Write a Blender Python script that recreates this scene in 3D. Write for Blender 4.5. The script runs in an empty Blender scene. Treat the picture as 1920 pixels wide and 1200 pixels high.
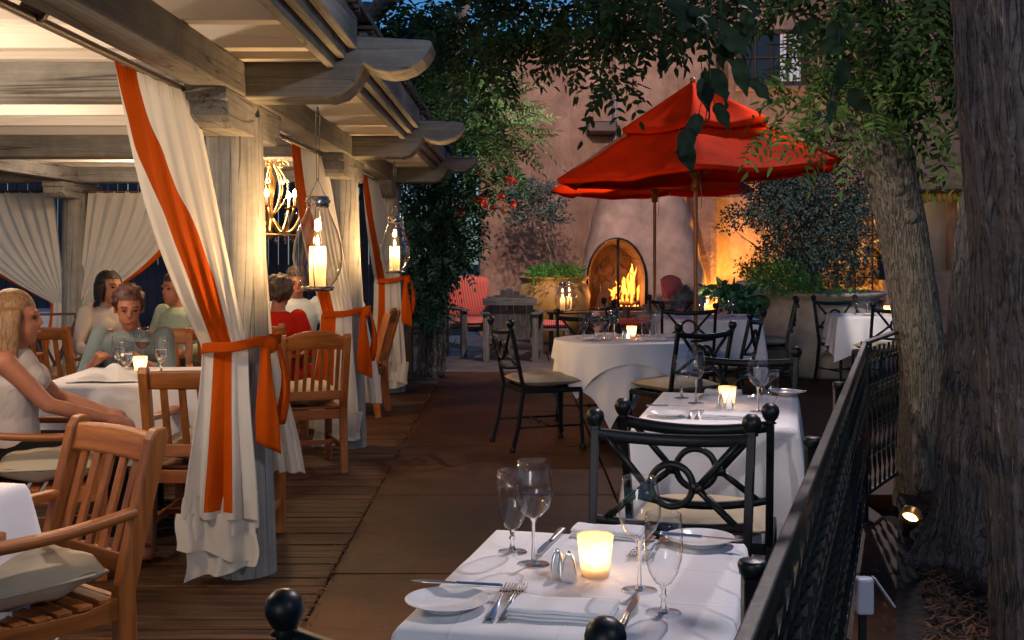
import bpy, bmesh, math, random
import numpy as np
from mathutils import Vector, Matrix, Euler, noise as mnoise
R = math.radians
PI = math.pi
random.seed(7)
rng = np.random.default_rng(11)
sc = bpy.context.scene
col = sc.collection

# ------------------------------------------------------------------ camera
CAM_H, F = 1.45, 2200.0
cam_d = bpy.data.cameras.new('camera')
cam_d.sensor_width = 36.0
cam_d.lens = 36.0 * F / 1920.0
cam_d.shift_y = -(600 - 462) / 1920.0
cam_d.clip_start, cam_d.clip_end = 0.1, 400
cam = bpy.data.objects.new('camera', cam_d); col.objects.link(cam)
cam.location = (0, 0, CAM_H); cam.rotation_euler = (R(90), 0, 0)
sc.camera = cam

# ------------------------------------------------------------------ sky, sun, exposure
SUN_EL, SUN_AZ = R(9), R(200)      # azimuth from +Y clockwise: behind the camera, slightly to the left
w = bpy.data.worlds.new('World'); sc.world = w; w.use_nodes = True
wn = w.node_tree; wn.nodes.clear()
sky = wn.nodes.new('ShaderNodeTexSky'); sky.sky_type = 'NISHITA'; sky.sun_disc = False
sky.sun_elevation = SUN_EL; sky.sun_rotation = SUN_AZ
sky.ozone_density = 6.0; sky.air_density = 1.0; sky.dust_density = 0.3
bg = wn.nodes.new('ShaderNodeBackground'); bg.inputs['Strength'].default_value = 0.058
wo = wn.nodes.new('ShaderNodeOutputWorld')
wn.links.new(sky.outputs[0], bg.inputs[0]); wn.links.new(bg.outputs[0], wo.inputs[0])
sun_d = bpy.data.lights.new('dusk_sun', 'SUN'); sun_d.energy = 0.2; sun_d.angle = R(12); sun_d.color = (1.0, 0.86, 0.82)
sun = bpy.data.objects.new('dusk_sun', sun_d); col.objects.link(sun)
sdir = Vector((math.sin(SUN_AZ) * math.cos(SUN_EL), math.cos(SUN_AZ) * math.cos(SUN_EL), math.sin(SUN_EL)))
sun.rotation_euler = sdir.to_track_quat('Z', 'Y').to_euler()
sun.location = sdir * 30
vs = sc.view_settings
vs.view_transform = 'Standard'; vs.look = 'None'; vs.gamma = 1; vs.use_curve_mapping = False
vs.exposure = 1.0
cy = sc.cycles
cy.use_denoising = True
cy.max_bounces = 8; cy.diffuse_bounces = 3; cy.glossy_bounces = 3; cy.transparent_max_bounces = 24; cy.transmission_bounces = 4
cy.sample_clamp_indirect = 3.0; cy.caustics_reflective = False; cy.caustics_refractive = False

# ------------------------------------------------------------------ helpers
def at(px, py, Y): return Vector(((px - 960) / F * Y, Y, CAM_H - (py - 462) / F * Y))
def on(px, py, z):                       # photo pixel on the horizontal plane at height z
    Y = (CAM_H - z) * F / (py - 462)
    return Vector(((px - 960) / F * Y, Y, z))

class MB:
    def __init__(s): s.v = []; s.f = []; s.sm = []
    def add(s, vs_, fs, smooth=False):
        n = len(s.v); s.v += [tuple(v) for v in vs_]
        s.f += [tuple(i + n for i in f) for f in fs]; s.sm += [smooth] * len(fs)
        return s
    def box(s, c, d, M=None):
        x, y, z = d[0] / 2, d[1] / 2, d[2] / 2
        P = [Vector((a, b, e)) for a in (-x, x) for b in (-y, y) for e in (-z, z)]
        if M is not None: P = [M @ p for p in P]
        P = [p + Vector(c) for p in P]
        return s.add(P, [(0, 1, 3, 2), (4, 6, 7, 5), (0, 4, 5, 1), (2, 3, 7, 6), (0, 2, 6, 4), (1, 5, 7, 3)])
    def bar(s, p0, p1, w_, h_, up=(0, 0, 1), w2=None, h2=None):
        p0, p1 = Vector(p0), Vector(p1); d = (p1 - p0).normalized(); u = Vector(up)
        if abs(d.dot(u)) > .97: u = Vector((0, 1, 0))
        r = d.cross(u).normalized(); u = r.cross(d)
        P = []
        for p, a, b in ((p0, w_, h_), (p1, w2 or w_, h2 or h_)):
            P += [p - r * a / 2 - u * b / 2, p + r * a / 2 - u * b / 2, p + r * a / 2 + u * b / 2, p - r * a / 2 + u * b / 2]
        return s.add(P, [(0, 3, 2, 1), (4, 5, 6, 7), (0, 1, 5, 4), (1, 2, 6, 5), (2, 3, 7, 6), (3, 0, 4, 7)])
    def tube(s, pts, rad, n=10, cap=True, sq=False):
        pts = [Vector(p) for p in pts]; m = len(pts)
        if not hasattr(rad, '__len__'): rad = [rad] * m
        P = []; t0 = (pts[1] - pts[0]).normalized()
        r = t0.cross(Vector((0, 0, 1)))
        if r.length < .1: r = t0.cross(Vector((0, 1, 0)))
        r.normalize()
        for i, p in enumerate(pts):
            t = (pts[min(i + 1, m - 1)] - pts[max(i - 1, 0)]).normalized()
            r = (r - t * r.dot(t)).normalized(); b = t.cross(r)
            for k in range(n):
                a = 2 * PI * (k + .5) / n
                P.append(p + (r * math.cos(a) + b * math.sin(a)) * rad[i])
        fs = [(i * n + k, i * n + (k + 1) % n, (i + 1) * n + (k + 1) % n, (i + 1) * n + k) for i in range(m - 1) for k in range(n)]
        s.add(P, fs, not sq)
        if cap:
            q = len(s.v) - len(P)
            s.f += [tuple(q + k for k in reversed(range(n))), tuple(q + (m - 1) * n + k for k in range(n))]; s.sm += [False, False]
        return s
    def lathe(s, prof, c=(0, 0, 0), n=24, cap0=False, cap1=False):
        c = Vector(c); P = []; m = len(prof)
        for (r, z) in prof:
            for k in range(n):
                a = 2 * PI * k / n; P.append(c + Vector((r * math.cos(a), r * math.sin(a), z)))
        s.add(P, [(i * n + k, i * n + (k + 1) % n, (i + 1) * n + (k + 1) % n, (i + 1) * n + k) for i in range(m - 1) for k in range(n)], True)
        q = len(s.v) - len(P)
        if cap0: s.f.append(tuple(q + k for k in reversed(range(n)))); s.sm.append(False)
        if cap1: s.f.append(tuple(q + (m - 1) * n + k for k in range(n))); s.sm.append(False)
        return s
    def ball(s, c, r, n=14, sc_=(1, 1, 1), M=None):
        P = []; m = n // 2 + 1
        for i in range(m):
            t = PI * i / (m - 1)
            for k in range(n):
                a = 2 * PI * k / n
                p = Vector((math.sin(t) * math.cos(a) * sc_[0], math.sin(t) * math.sin(a) * sc_[1], math.cos(t) * sc_[2])) * r
                if M is not None: p = M @ p
                P.append(Vector(c) + p)
        return s.add(P, [(i * n + k, (i + 1) * n + k, (i + 1) * n + (k + 1) % n, i * n + (k + 1) % n) for i in range(m - 1) for k in range(n)], True)
    def prism(s, out, y0, y1, axis='y'):     # outline of (a, z) swept along an axis
        n = len(out)
        if axis == 'y': P = [(a, y0, z) for a, z in out] + [(a, y1, z) for a, z in out]
        elif axis == 'x': P = [(y0, a, z) for a, z in out] + [(y1, a, z) for a, z in out]
        else: P = [(a, z, y0) for a, z in out] + [(a, z, y1) for a, z in out]
        return s.add(P, [tuple(range(n)), tuple(reversed(range(n, 2 * n)))] + [(i, i + n, (i + 1) % n + n, (i + 1) % n) for i in range(n)])
    def grid(s, fn, nu, nv, smooth=True, keep=None):
        P = [fn(i / nu, j / nv) for j in range(nv + 1) for i in range(nu + 1)]
        fs = [(j * (nu + 1) + i, j * (nu + 1) + i + 1, (j + 1) * (nu + 1) + i + 1, (j + 1) * (nu + 1) + i)
              for j in range(nv) for i in range(nu) if keep is None or keep((i + .5) / nu, (j + .5) / nv)]
        return s.add(P, fs, smooth)
    def xf(s, M): s.v = [tuple(M @ Vector(v)) for v in s.v]; return s
    def build(s, name, m, parent=None, bevel=0, loc=None, fix=True, sub=0, thick=0):
        me = bpy.data.meshes.new(name); me.from_pydata(s.v, [], s.f); me.validate()
        if len(me.polygons) == len(s.sm): me.polygons.foreach_set('use_smooth', s.sm)
        if fix:
            b = bmesh.new(); b.from_mesh(me); bmesh.ops.recalc_face_normals(b, faces=b.faces); b.to_mesh(me); b.free()
        me.materials.append(m)
        o = bpy.data.objects.new(name, me); col.objects.link(o)
        if parent is not None: o.parent = parent
        if loc is not None: o.location = loc
        if thick:
            md = o.modifiers.new('solid', 'SOLIDIFY'); md.thickness = thick
        if bevel:
            md = o.modifiers.new('bevel', 'BEVEL'); md.width = bevel; md.segments = 2; md.limit_method = 'ANGLE'; md.angle_limit = R(40)
            md.harden_normals = False
        if sub:
            md = o.modifiers.new('sub', 'SUBSURF'); md.levels = sub; md.render_levels = sub
        return o

def tag(o, label=None, cat=None, group=None, kind=None):
    if label: o['label'] = label
    if cat: o['category'] = cat
    if group: o['group'] = group
    if kind: o['kind'] = kind
    return o
def thing(name, label, cat, loc=(0, 0, 0), rz=0, group=None):
    o = bpy.data.objects.new(name, None); o.empty_display_size = .1; col.objects.link(o)
    o.location = loc; o.rotation_euler = (0, 0, rz)
    return tag(o, label, cat, group)
def kids(o): return [c for c in bpy.data.objects if c.parent is o]
def dup(o, label=None, loc=None, rz=None, parent=None, group=None):
    c = o.copy(); col.objects.link(c)
    if parent is not None: c.parent = parent
    for ch in CH.get(o.name, []) or kids(o): dup(ch, parent=c)
    if label: c['label'] = label
    if group: c['group'] = group
    if loc is not None: c.location = loc
    if rz is not None: c.rotation_euler = (c.rotation_euler[0], c.rotation_euler[1], rz)
    return c
CH = {}
def face_to(dx, dy): return math.atan2(-dx, dy)   # rotation that turns local +Y to (dx, dy)
def lerp(a, b, t): return a + (b - a) * t
def smooth(t): t = max(0, min(1, t)); return t * t * (3 - 2 * t)

# ------------------------------------------------------------------ materials
def mat(name, build):
    m = bpy.data.materials.new(name); m.use_nodes = True; nt = m.node_tree; nt.nodes.clear()
    out = nt.nodes.new('ShaderNodeOutputMaterial'); build(nt, out); return m
def nd(nt, t, **k):
    n = nt.nodes.new(t)
    for a, b in k.items():
        if a in ('operation', 'blend_type', 'noise_dimensions', 'feature', 'wave_type', 'bands_direction', 'data_type', 'distance', 'interpolation_type'): setattr(n, a, b)
        else: n.inputs[a.replace('_', ' ')].default_value = b
    return n
def coords(nt, scale=(1, 1, 1), rot=(0, 0, 0), space='Object'):
    tc = nt.nodes.new('ShaderNodeTexCoord'); mp = nt.nodes.new('ShaderNodeMapping')
    mp.inputs['Scale'].default_value = scale; mp.inputs['Rotation'].default_value = rot
    nt.links.new(tc.outputs[space], mp.inputs[0]); return mp.outputs[0]
def noi(nt, vec, scale, detail=4, rough=.55, dist=0):
    n = nt.nodes.new('ShaderNodeTexNoise'); n.inputs['Scale'].default_value = scale; n.inputs['Detail'].default_value = detail
    n.inputs['Roughness'].default_value = rough; n.inputs['Distortion'].default_value = dist
    if vec is not None: nt.links.new(vec, n.inputs['Vector'])
    return n.outputs['Fac']
def ramp(nt, fac, stops):
    r = nt.nodes.new('ShaderNodeValToRGB'); e = r.color_ramp.elements
    while len(e) > 1: e.remove(e[-1])
    e[0].position = stops[0][0]; e[0].color = (*stops[0][1], 1)
    for p, c in stops[1:]: x = e.new(p); x.color = (*c, 1)
    nt.links.new(fac, r.inputs[0]); return r.outputs[0]
def mixc(nt, fac, a, b, mode='MIX'):
    m = nt.nodes.new('ShaderNodeMix'); m.data_type = 'RGBA'; m.blend_type = mode
    for s_, v in ((0, fac), (6, a), (7, b)):
        if hasattr(v, 'is_linked'): nt.links.new(v, m.inputs[s_])
        else: m.inputs[s_].default_value = v if s_ == 0 else (*v, 1)
    return m.outputs[2]
def bump(nt, h, strength=.3, dist=.01, prev=None):
    b = nt.nodes.new('ShaderNodeBump'); b.inputs['Strength'].default_value = strength; b.inputs['Distance'].default_value = dist
    nt.links.new(h, b.inputs['Height'])
    if prev is not None: nt.links.new(prev, b.inputs['Normal'])
    return b.outputs[0]
def principled(nt, out, color, rough=.6, metal=0, normal=None, **k):
    p = nt.nodes.new('ShaderNodeBsdfPrincipled')
    if hasattr(color, 'is_linked'): nt.links.new(color, p.inputs['Base Color'])
    else: p.inputs['Base Color'].default_value = (*color, 1)
    if hasattr(rough, 'is_linked'): nt.links.new(rough, p.inputs['Roughness'])
    else: p.inputs['Roughness'].default_value = rough
    p.inputs['Metallic'].default_value = metal
    for a, b in k.items(): p.inputs[a.replace('_', ' ')].default_value = b
    if normal is not None: nt.links.new(normal, p.inputs['Normal'])
    if out is not None: nt.links.new(p.outputs[0], out.inputs[0])
    return p
def rnd_color(nt, c, amt=.25):            # gentle per-object variation of value
    oi = nt.nodes.new('ShaderNodeObjectInfo'); mr = nt.nodes.new('ShaderNodeMapRange')
    mr.inputs['To Min'].default_value = 1 - amt; mr.inputs['To Max'].default_value = 1 + amt
    nt.links.new(oi.outputs['Random'], mr.inputs[0])
    h = nt.nodes.new('ShaderNodeHueSaturation'); nt.links.new(mr.outputs[0], h.inputs['Value'])
    nt.links.new(c, h.inputs['Color']); return h.outputs[0]
def wood_mat(name, axis, dark, mid, light, rough=.65, grain=26, crack=0, bs=.35, var=.12, mott=1):
    def b(nt, out):
        sca = [1, 1, 1]; sca['xyz'.index(axis)] = .06
        v = coords(nt, sca)
        g = noi(nt, v, grain, 6, .62, .6)
        g2 = noi(nt, v, grain * 5, 3, .6)
        big = noi(nt, coords(nt, (1, 1, 1)), 1.7, 3)
        c = ramp(nt, g, [(.28, dark), (.5, mid), (.72, light)])
        c = mixc(nt, big, c, mixc(nt, .55, c, mid), 'MIX')
        if mott: c = mixc(nt, .35, c, ramp(nt, g2, [(.35, (.6, .6, .6)), (.6, (1, 1, 1))]), 'MULTIPLY')
        if mott: c = mixc(nt, .6 if crack else .3, c, ramp(nt, noi(nt, coords(nt), 6, 5, .7), [(.35, (.55, .53, .5)), (.62, (1, 1, 1))]), 'MULTIPLY')
        h = g
        if crack:
            sca2 = [1, 1, 1]; sca2['xyz'.index(axis)] = .035
            k = noi(nt, coords(nt, sca2), 11, 2, .4, 1.2)
            ck = ramp(nt, k, [(.482, (1, 1, 1)), (.5, (.1, .09, .08)), (.513, (1, 1, 1))])
            c = mixc(nt, crack, c, ck, 'MULTIPLY')
            h = mixc(nt, .5, g, ck, 'MULTIPLY')
        c = rnd_color(nt, c, var)
        principled(nt, out, c, rough, normal=bump(nt, h, bs, .006))
    return mat(name, b)
GR = dict(dark=(.18, .175, .168), mid=(.30, .293, .28), light=(.43, .42, .40))
M = {}
for ax in 'xyz':
    M['grey_' + ax] = wood_mat('weathered_timber_' + ax, ax, **GR, rough=.8, grain=15, crack=.8, bs=.6)
    M['teak_' + ax] = wood_mat('teak_' + ax, ax, (.14, .038, .007), (.32, .10, .019), (.47, .175, .042), rough=.42, grain=22, bs=.2, var=.15)
    M['old_' + ax] = wood_mat('old_silvered_wood_' + ax, ax, (.07, .06, .055), (.16, .145, .135), (.27, .25, .235), rough=.85, grain=24, crack=.5, bs=.6)
    M['dark_' + ax] = wood_mat('dark_stained_wood_' + ax, ax, (.02, .008, .005), (.055, .02, .01), (.09, .035, .018), rough=.5, grain=20)
    M['paint_' + ax] = wood_mat('whitewashed_board_' + ax, ax, (.68, .63, .56), (.76, .71, .64), (.80, .76, .69), rough=.75, grain=9, crack=.15, bs=.2, var=.05, mott=0)
M['pole'] = wood_mat('varnished_umbrella_pole', 'z', (.2, .06, .015), (.33, .11, .03), (.42, .16, .05), rough=.3, grain=16)
def simple(name, c, rough=.5, metal=0, ns=30, amt=.15, bs=0, bd=.003, **k):
    def b(nt, out):
        v = coords(nt); n = noi(nt, v, ns, 4)
        lo = tuple(x * (1 - amt) for x in c); hi = tuple(min(1, x * (1 + amt)) for x in c)
        cc = ramp(nt, n, [(.3, lo), (.7, hi)])
        principled(nt, out, cc, rough, metal, bump(nt, n, bs, bd) if bs else None, **k)
    return mat(name, b)
M['iron'] = simple('black_wrought_iron', (.005, .008, .010), .4, .0, 60, .3, .25, .002, Specular_IOR_Level=.32)
M['iron_rail'] = simple('worn_iron_rail', (.05, .048, .043), .4, .4, 45, .5, .3, .002)
M['chrome'] = simple('polished_steel', (.8, .79, .78), .2, 1, 10, .03)
M['brass'] = simple('aged_brass', (.5, .32, .12), .3, 1, 20, .2)
M['collar'] = simple('dark_nickel', (.5, .45, .4), .25, 1, 40, .3)
M['china'] = simple('glazed_white_china', (.78, .77, .76), .12, 0, 8, .02)
M['wax'] = None
M['ashlog'] = simple('charred_log', (.05, .025, .012), .9, 0, 14, .6, .8, .01)
M['clay'] = simple('terracotta_glaze', (.42, .25, .075), .55, 0, 5, .22, .25, .004)
M['urn'] = simple('cast_stone_urn', (.40, .345, .28), .75, 0, 9, .16, .3, .003)
M['urnw'] = simple('white_cast_stone', (.62, .62, .64), .6, 0, 9, .08, .2, .003)
M['soil'] = simple('potting_soil', (.02, .014, .01), .95, 0, 30, .5, .6, .01)
M['white'] = simple('white_painted_metal', (.30, .32, .42), .45, 0, 20, .06)
M['bulbm'] = None
def emis(name, c, s):
    def b(nt, out):
        e = nt.nodes.new('ShaderNodeEmission'); e.inputs[0].default_value = (*c, 1); e.inputs[1].default_value = s
        nt.links.new(e.outputs[0], out.inputs[0])
    return mat(name, b)
M['bulb'] = emis('glowing_bulb', (1, .62, .28), 40)
M['flame'] = emis('candle_flame', (1, .68, .28), 22)
M['ember'] = emis('embers', (1, .22, .03), 6)
def fabric(name, c, trans=.0, ns=400, amt=.08, sheen=.0, bs=.15, big=2.5, wr=.12):
    def b(nt, out):
        v = coords(nt); n = noi(nt, v, ns, 2); n2 = noi(nt, v, big, 3)
        lo = tuple(x * (1 - amt) for x in c); hi = tuple(min(1, x * (1 + amt)) for x in c)
        cc = ramp(nt, n2, [(.3, lo), (.7, hi)])
        p = principled(nt, None, cc, .85, normal=bump(nt, n, bs, .001, bump(nt, noi(nt, v, 14 if wr < .2 else 10, 3, .5, .0 if wr < .2 else 1.2), wr, .01 if wr < .2 else .03)), Specular_IOR_Level=.04)
        if trans:
            t = nt.nodes.new('ShaderNodeBsdfTranslucent'); nt.links.new(cc, t.inputs[0])
            mx = nt.nodes.new('ShaderNodeMixShader'); mx.inputs[0].default_value = trans
            nt.links.new(p.outputs[0], mx.inputs[1]); nt.links.new(t.outputs[0], mx.inputs[2]); nt.links.new(mx.outputs[0], out.inputs[0])
        else: nt.links.new(p.outputs[0], out.inputs[0])
    return mat(name, b)
M['curtain'] = fabric('cream_curtain_linen', (.74, .70, .63), .35)
M['orange'] = fabric('burnt_orange_cloth', (.55, .082, .005), .2, amt=.15, wr=.3)
M['canvas'] = fabric('red_orange_canvas', (.70, .032, .0015), .35, amt=.25)
M['canopen'] = fabric('faded_orange_canvas_lining', (.62, .11, .015), .3, amt=.1)
M['linen'] = fabric('white_table_linen', (.78, .77, .79), .0, amt=.02, big=6)
def creased(nt, out):
    v = coords(nt); sx = nt.nodes.new('ShaderNodeSeparateXYZ'); nt.links.new(v, sx.inputs[0]); hs = []
    for ax, o_ in ((0, 0.0), (0, .2), (1, .12), (1, -.13)):
        a = nd(nt, 'ShaderNodeMath', operation='ADD'); a.inputs[1].default_value = o_; nt.links.new(sx.outputs[ax], a.inputs[0])
        b_ = nd(nt, 'ShaderNodeMath', operation='ABSOLUTE'); nt.links.new(a.outputs[0], b_.inputs[0])
        hs.append(ramp(nt, b_.outputs[0], [(0, (1, 1, 1)), (.006, (0, 0, 0))]))
    h = hs[0]
    for x in hs[1:]: h = mixc(nt, 1.0, h, x, 'ADD')
    n = noi(nt, v, 5, 3); f = noi(nt, v, 500, 2)
    principled(nt, out, (.78, .77, .79), .85, normal=bump(nt, h, .5, .003, bump(nt, n, .25, .02, bump(nt, f, .15, .001))))
M['linen2'] = mat('ironed_table_linen', creased)
M['cush'] = fabric('oatmeal_cushion', (.44, .375, .27), .0, 260, .1)
def striped(nt, out):
    v = coords(nt, (1, 1, 1)); wv = nd(nt, 'ShaderNodeTexWave', Scale=13.0, Distortion=.0); wv.bands_direction = 'X'
    nt.links.new(v, wv.inputs[0])
    c = ramp(nt, wv.outputs['Fac'], [(.6, (.72, .018, .015)), (.8, (.75, .42, .34))])
    principled(nt, out, c, .85, normal=bump(nt, noi(nt, v, 200, 2), .1, .002))
M['stripe'] = mat('red_striped_cushion', striped)
def thin_glass(name, tint=(1, 1, 1), lo=.03, hi=.75, rough=.0, blend=.12):
    def b(nt, out):
        t = nt.nodes.new('ShaderNodeBsdfTransparent'); t.inputs[0].default_value = (*tint, 1)
        g = nt.nodes.new('ShaderNodeBsdfGlossy'); g.inputs['Roughness'].default_value = rough + .02
        nt.links.new(bump(nt, noi(nt, coords(nt), 22, 2), .25, .004), g.inputs['Normal'])
        lw = nt.nodes.new('ShaderNodeLayerWeight'); lw.inputs[0].default_value = blend + .18
        mr = nt.nodes.new('ShaderNodeMapRange'); mr.inputs['To Min'].default_value = lo; mr.inputs['To Max'].default_value = hi
        pw = nd(nt, 'ShaderNodeMath', operation='POWER'); pw.inputs[1].default_value = 3.2; lw.inputs[0].default_value = .5
        nt.links.new(lw.outputs['Facing'], pw.inputs[0]); nt.links.new(pw.outputs[0], mr.inputs[0])
        nt.links.new(ramp(nt, lw.outputs['Facing'], [(0, tint), (.55, tint), (.93, tuple(x * .45 for x in tint))]), t.inputs[0])
        mx = nt.nodes.new('ShaderNodeMixShader'); nt.links.new(mr.outputs[0], mx.inputs[0])
        nt.links.new(t.outputs[0], mx.inputs[1]); nt.links.new(g.outputs[0], mx.inputs[2]); nt.links.new(mx.outputs[0], out.inputs[0])
    return mat(name, b)
M['glass'] = thin_glass('clear_glass', (.98, .98, .985), .055, 1.0)
M['lglass'] = thin_glass('lantern_glass', (.92, .90, .85), .15, 1.0)
def clearb(nt, out):
    principled(nt, out, (1, 1, 1), .02, 0, None, Transmission_Weight=1.0, IOR=1.45)
M['solid_glass'] = mat('solid_glass_stem', clearb)
def wine(nt, out): principled(nt, out, (.06, .003, .008), .05)
M['wine'] = mat('red_wine', wine)
def frosted(nt, out):
    t = nt.nodes.new('ShaderNodeBsdfTranslucent'); t.inputs[0].default_value = (1, .86, .66, 1)
    d = principled(nt, None, (.85, .78, .66), .35)
    tr = nt.nodes.new('ShaderNodeBsdfTransparent'); tr.inputs[0].default_value = (1, .93, .85, 1)
    a = nt.nodes.new('ShaderNodeMixShader'); a.inputs[0].default_value = .3
    nt.links.new(t.outputs[0], a.inputs[1]); nt.links.new(d.outputs[0], a.inputs[2])
    b = nt.nodes.new('ShaderNodeMixShader'); b.inputs[0].default_value = .38
    nt.links.new(a.outputs[0], b.inputs[1]); nt.links.new(tr.outputs[0], b.inputs[2]); nt.links.new(b.outputs[0], out.inputs[0])
M['frost'] = mat('frosted_votive_glass', frosted)
def waxb(nt, out):
    t = nt.nodes.new('ShaderNodeBsdfTranslucent'); t.inputs[0].default_value = (1, .78, .5, 1)
    d = principled(nt, None, (.85, .76, .58), .4)
    a = nt.nodes.new('ShaderNodeMixShader'); a.inputs[0].default_value = .5
    nt.links.new(t.outputs[0], a.inputs[1]); nt.links.new(d.outputs[0], a.inputs[2]); nt.links.new(a.outputs[0], out.inputs[0])
M['wax'] = mat('ivory_wax', waxb)
def adobe(nt, out):
    v = coords(nt)
    big = noi(nt, v, .55, 5, .6, .4); mid = noi(nt, v, 3.2, 5, .65); fine = noi(nt, v, 45, 4, .6)
    c = ramp(nt, big, [(.3, (.29, .155, .10)), (.5, (.42, .245, .17)), (.7, (.52, .32, .24))])
    c = mixc(nt, .7, c, ramp(nt, mid, [(.35, (.55, .52, .5)), (.65, (1, 1, 1))]), 'MULTIPLY')
    c = mixc(nt, .5, c, ramp(nt, noi(nt, coords(nt, (1, 1, .35)), 5, 6, .75, 1), [(.42, (.6, .57, .56)), (.55, (1, 1, 1))]), 'MULTIPLY')
    principled(nt, out, c, .92, normal=bump(nt, fine, .35, .012, bump(nt, mid, .5, .05)))
M['adobe'] = mat('adobe_plaster', adobe)
M['kiva'] = simple('smooth_adobe_plaster', (.42, .275, .215), .9, 0, 3.5, .3, .6, .03)
M['soot'] = simple('sooty_firebrick', (.085, .045, .022), .9, 0, 5, .5, .5, .02)
def leafm(name, c1, c2, trans=.25, rough=.7):
    def b(nt, out):
        g = nt.nodes.new('ShaderNodeNewGeometry')
        c = ramp(nt, g.outputs['Random Per Island'], [(0, c1), (1, c2)])
        p = principled(nt, None, c, rough, Specular_IOR_Level=.25)
        t = nt.nodes.new('ShaderNodeBsdfTranslucent'); nt.links.new(c, t.inputs[0])
        mx = nt.nodes.new('ShaderNodeMixShader'); mx.inputs[0].default_value = trans
        nt.links.new(p.outputs[0], mx.inputs[1]); nt.links.new(t.outputs[0], mx.inputs[2]); nt.links.new(mx.outputs[0], out.inputs[0])
    return mat(name, b)
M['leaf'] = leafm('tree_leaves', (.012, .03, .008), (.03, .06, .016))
M['leafl'] = leafm('pale_tree_leaves', (.045, .10, .02), (.13, .22, .05), .3)
M['leafm'] = leafm('mid_green_leaves', (.028, .07, .02), (.08, .15, .04), .25)
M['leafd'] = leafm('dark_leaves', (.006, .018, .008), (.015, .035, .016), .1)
M['leafb'] = leafm('bluish_small_leaves', (.025, .05, .045), (.07, .11, .10), .1)
M['leafv'] = leafm('vine_leaves', (.015, .05, .03), (.04, .11, .065), .15)
M['leafg'] = leafm('bright_bedding_leaves', (.05, .15, .03), (.1, .25, .05), .2)
M['flower'] = leafm('red_trumpet_flowers', (.6, .02, .01), (.75, .08, .03), .3)
M['skin'] = None
def barkm(name, dark, mid, light, sc_=1.0):
    def b(nt, out):
        v = coords(nt, (1, 1, .13)); v2 = coords(nt)
        rg = noi(nt, v, 40 * sc_, 2, .45, .4)
        sb_ = nd(nt, 'ShaderNodeMath', operation='SUBTRACT'); sb_.inputs[1].default_value = .5; nt.links.new(rg, sb_.inputs[0])
        ab_ = nd(nt, 'ShaderNodeMath', operation='ABSOLUTE'); nt.links.new(sb_.outputs[0], ab_.inputs[0])
        n = noi(nt, v2, 40, 5, .7); n3 = noi(nt, v2, 1.8, 3)
        c = ramp(nt, n, [(.3, dark), (.65, mid)])
        ln = ramp(nt, ab_.outputs[0], [(.0, (1, 1, 1)), (.014, (.8, .8, .8)), (.032, (.12, .12, .12)), (.08, (0, 0, 0))])
        brk = ramp(nt, noi(nt, coords(nt, (1, 1, .5)), 14, 2), [(.45, (0, 0, 0)), (.6, (1, 1, 1))])
        k = nt.nodes.new('ShaderNodeMath'); k.operation = 'MULTIPLY'; nt.links.new(ln, k.inputs[0]); nt.links.new(brk, k.inputs[1])
        c = mixc(nt, k.outputs[0], c, light)
        c = mixc(nt, .5, c, ramp(nt, n3, [(.3, (.6, .6, .6)), (.7, (1, 1, 1))]), 'MULTIPLY')
        principled(nt, out, c, .9, normal=bump(nt, n, .5, .012, bump(nt, ln, 1.0, .035)))
    return mat(name, b)
M['bark'] = barkm('grey_furrowed_bark', (.05, .045, .047), (.125, .115, .118), (.42, .33, .27))
M['bark2'] = barkm('tan_furrowed_bark', (.12, .10, .075), (.26, .215, .165), (.52, .44, .34), 1.3)
def deckm(nt, out):
    tc = nt.nodes.new('ShaderNodeTexCoord'); sx = nt.nodes.new('ShaderNodeSeparateXYZ'); nt.links.new(tc.outputs['Object'], sx.inputs[0])
    dv = nd(nt, 'ShaderNodeMath', operation='DIVIDE'); dv.inputs[1].default_value = .115; nt.links.new(sx.outputs[1], dv.inputs[0])
    fl = nd(nt, 'ShaderNodeMath', operation='FLOOR'); nt.links.new(dv.outputs[0], fl.inputs[0])
    wn_ = nt.nodes.new('ShaderNodeTexWhiteNoise'); wn_.noise_dimensions = '1D'; nt.links.new(fl.outputs[0], wn_.inputs['W'])
    v = coords(nt, (.08, 1, 1)); g = noi(nt, v, 34, 6, .65, .5); b_ = noi(nt, coords(nt), 1.1, 4)
    c = ramp(nt, g, [(.3, (.022, .010, .0045)), (.5, (.085, .038, .016)), (.72, (.19, .095, .042))])
    c = mixc(nt, .7, c, ramp(nt, wn_.outputs[0], [(0, (.38, .36, .36)), (1, (1.0, 1.0, 1.0))]), 'MULTIPLY')
    c = mixc(nt, .6, c, ramp(nt, b_, [(.35, (.55, .5, .48)), (.65, (1, 1, 1))]), 'MULTIPLY')
    principled(nt, out, c, .62, normal=bump(nt, g, .6, .006), Specular_IOR_Level=.2)
M['deck'] = mat('worn_deck_planks', deckm)
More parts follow.
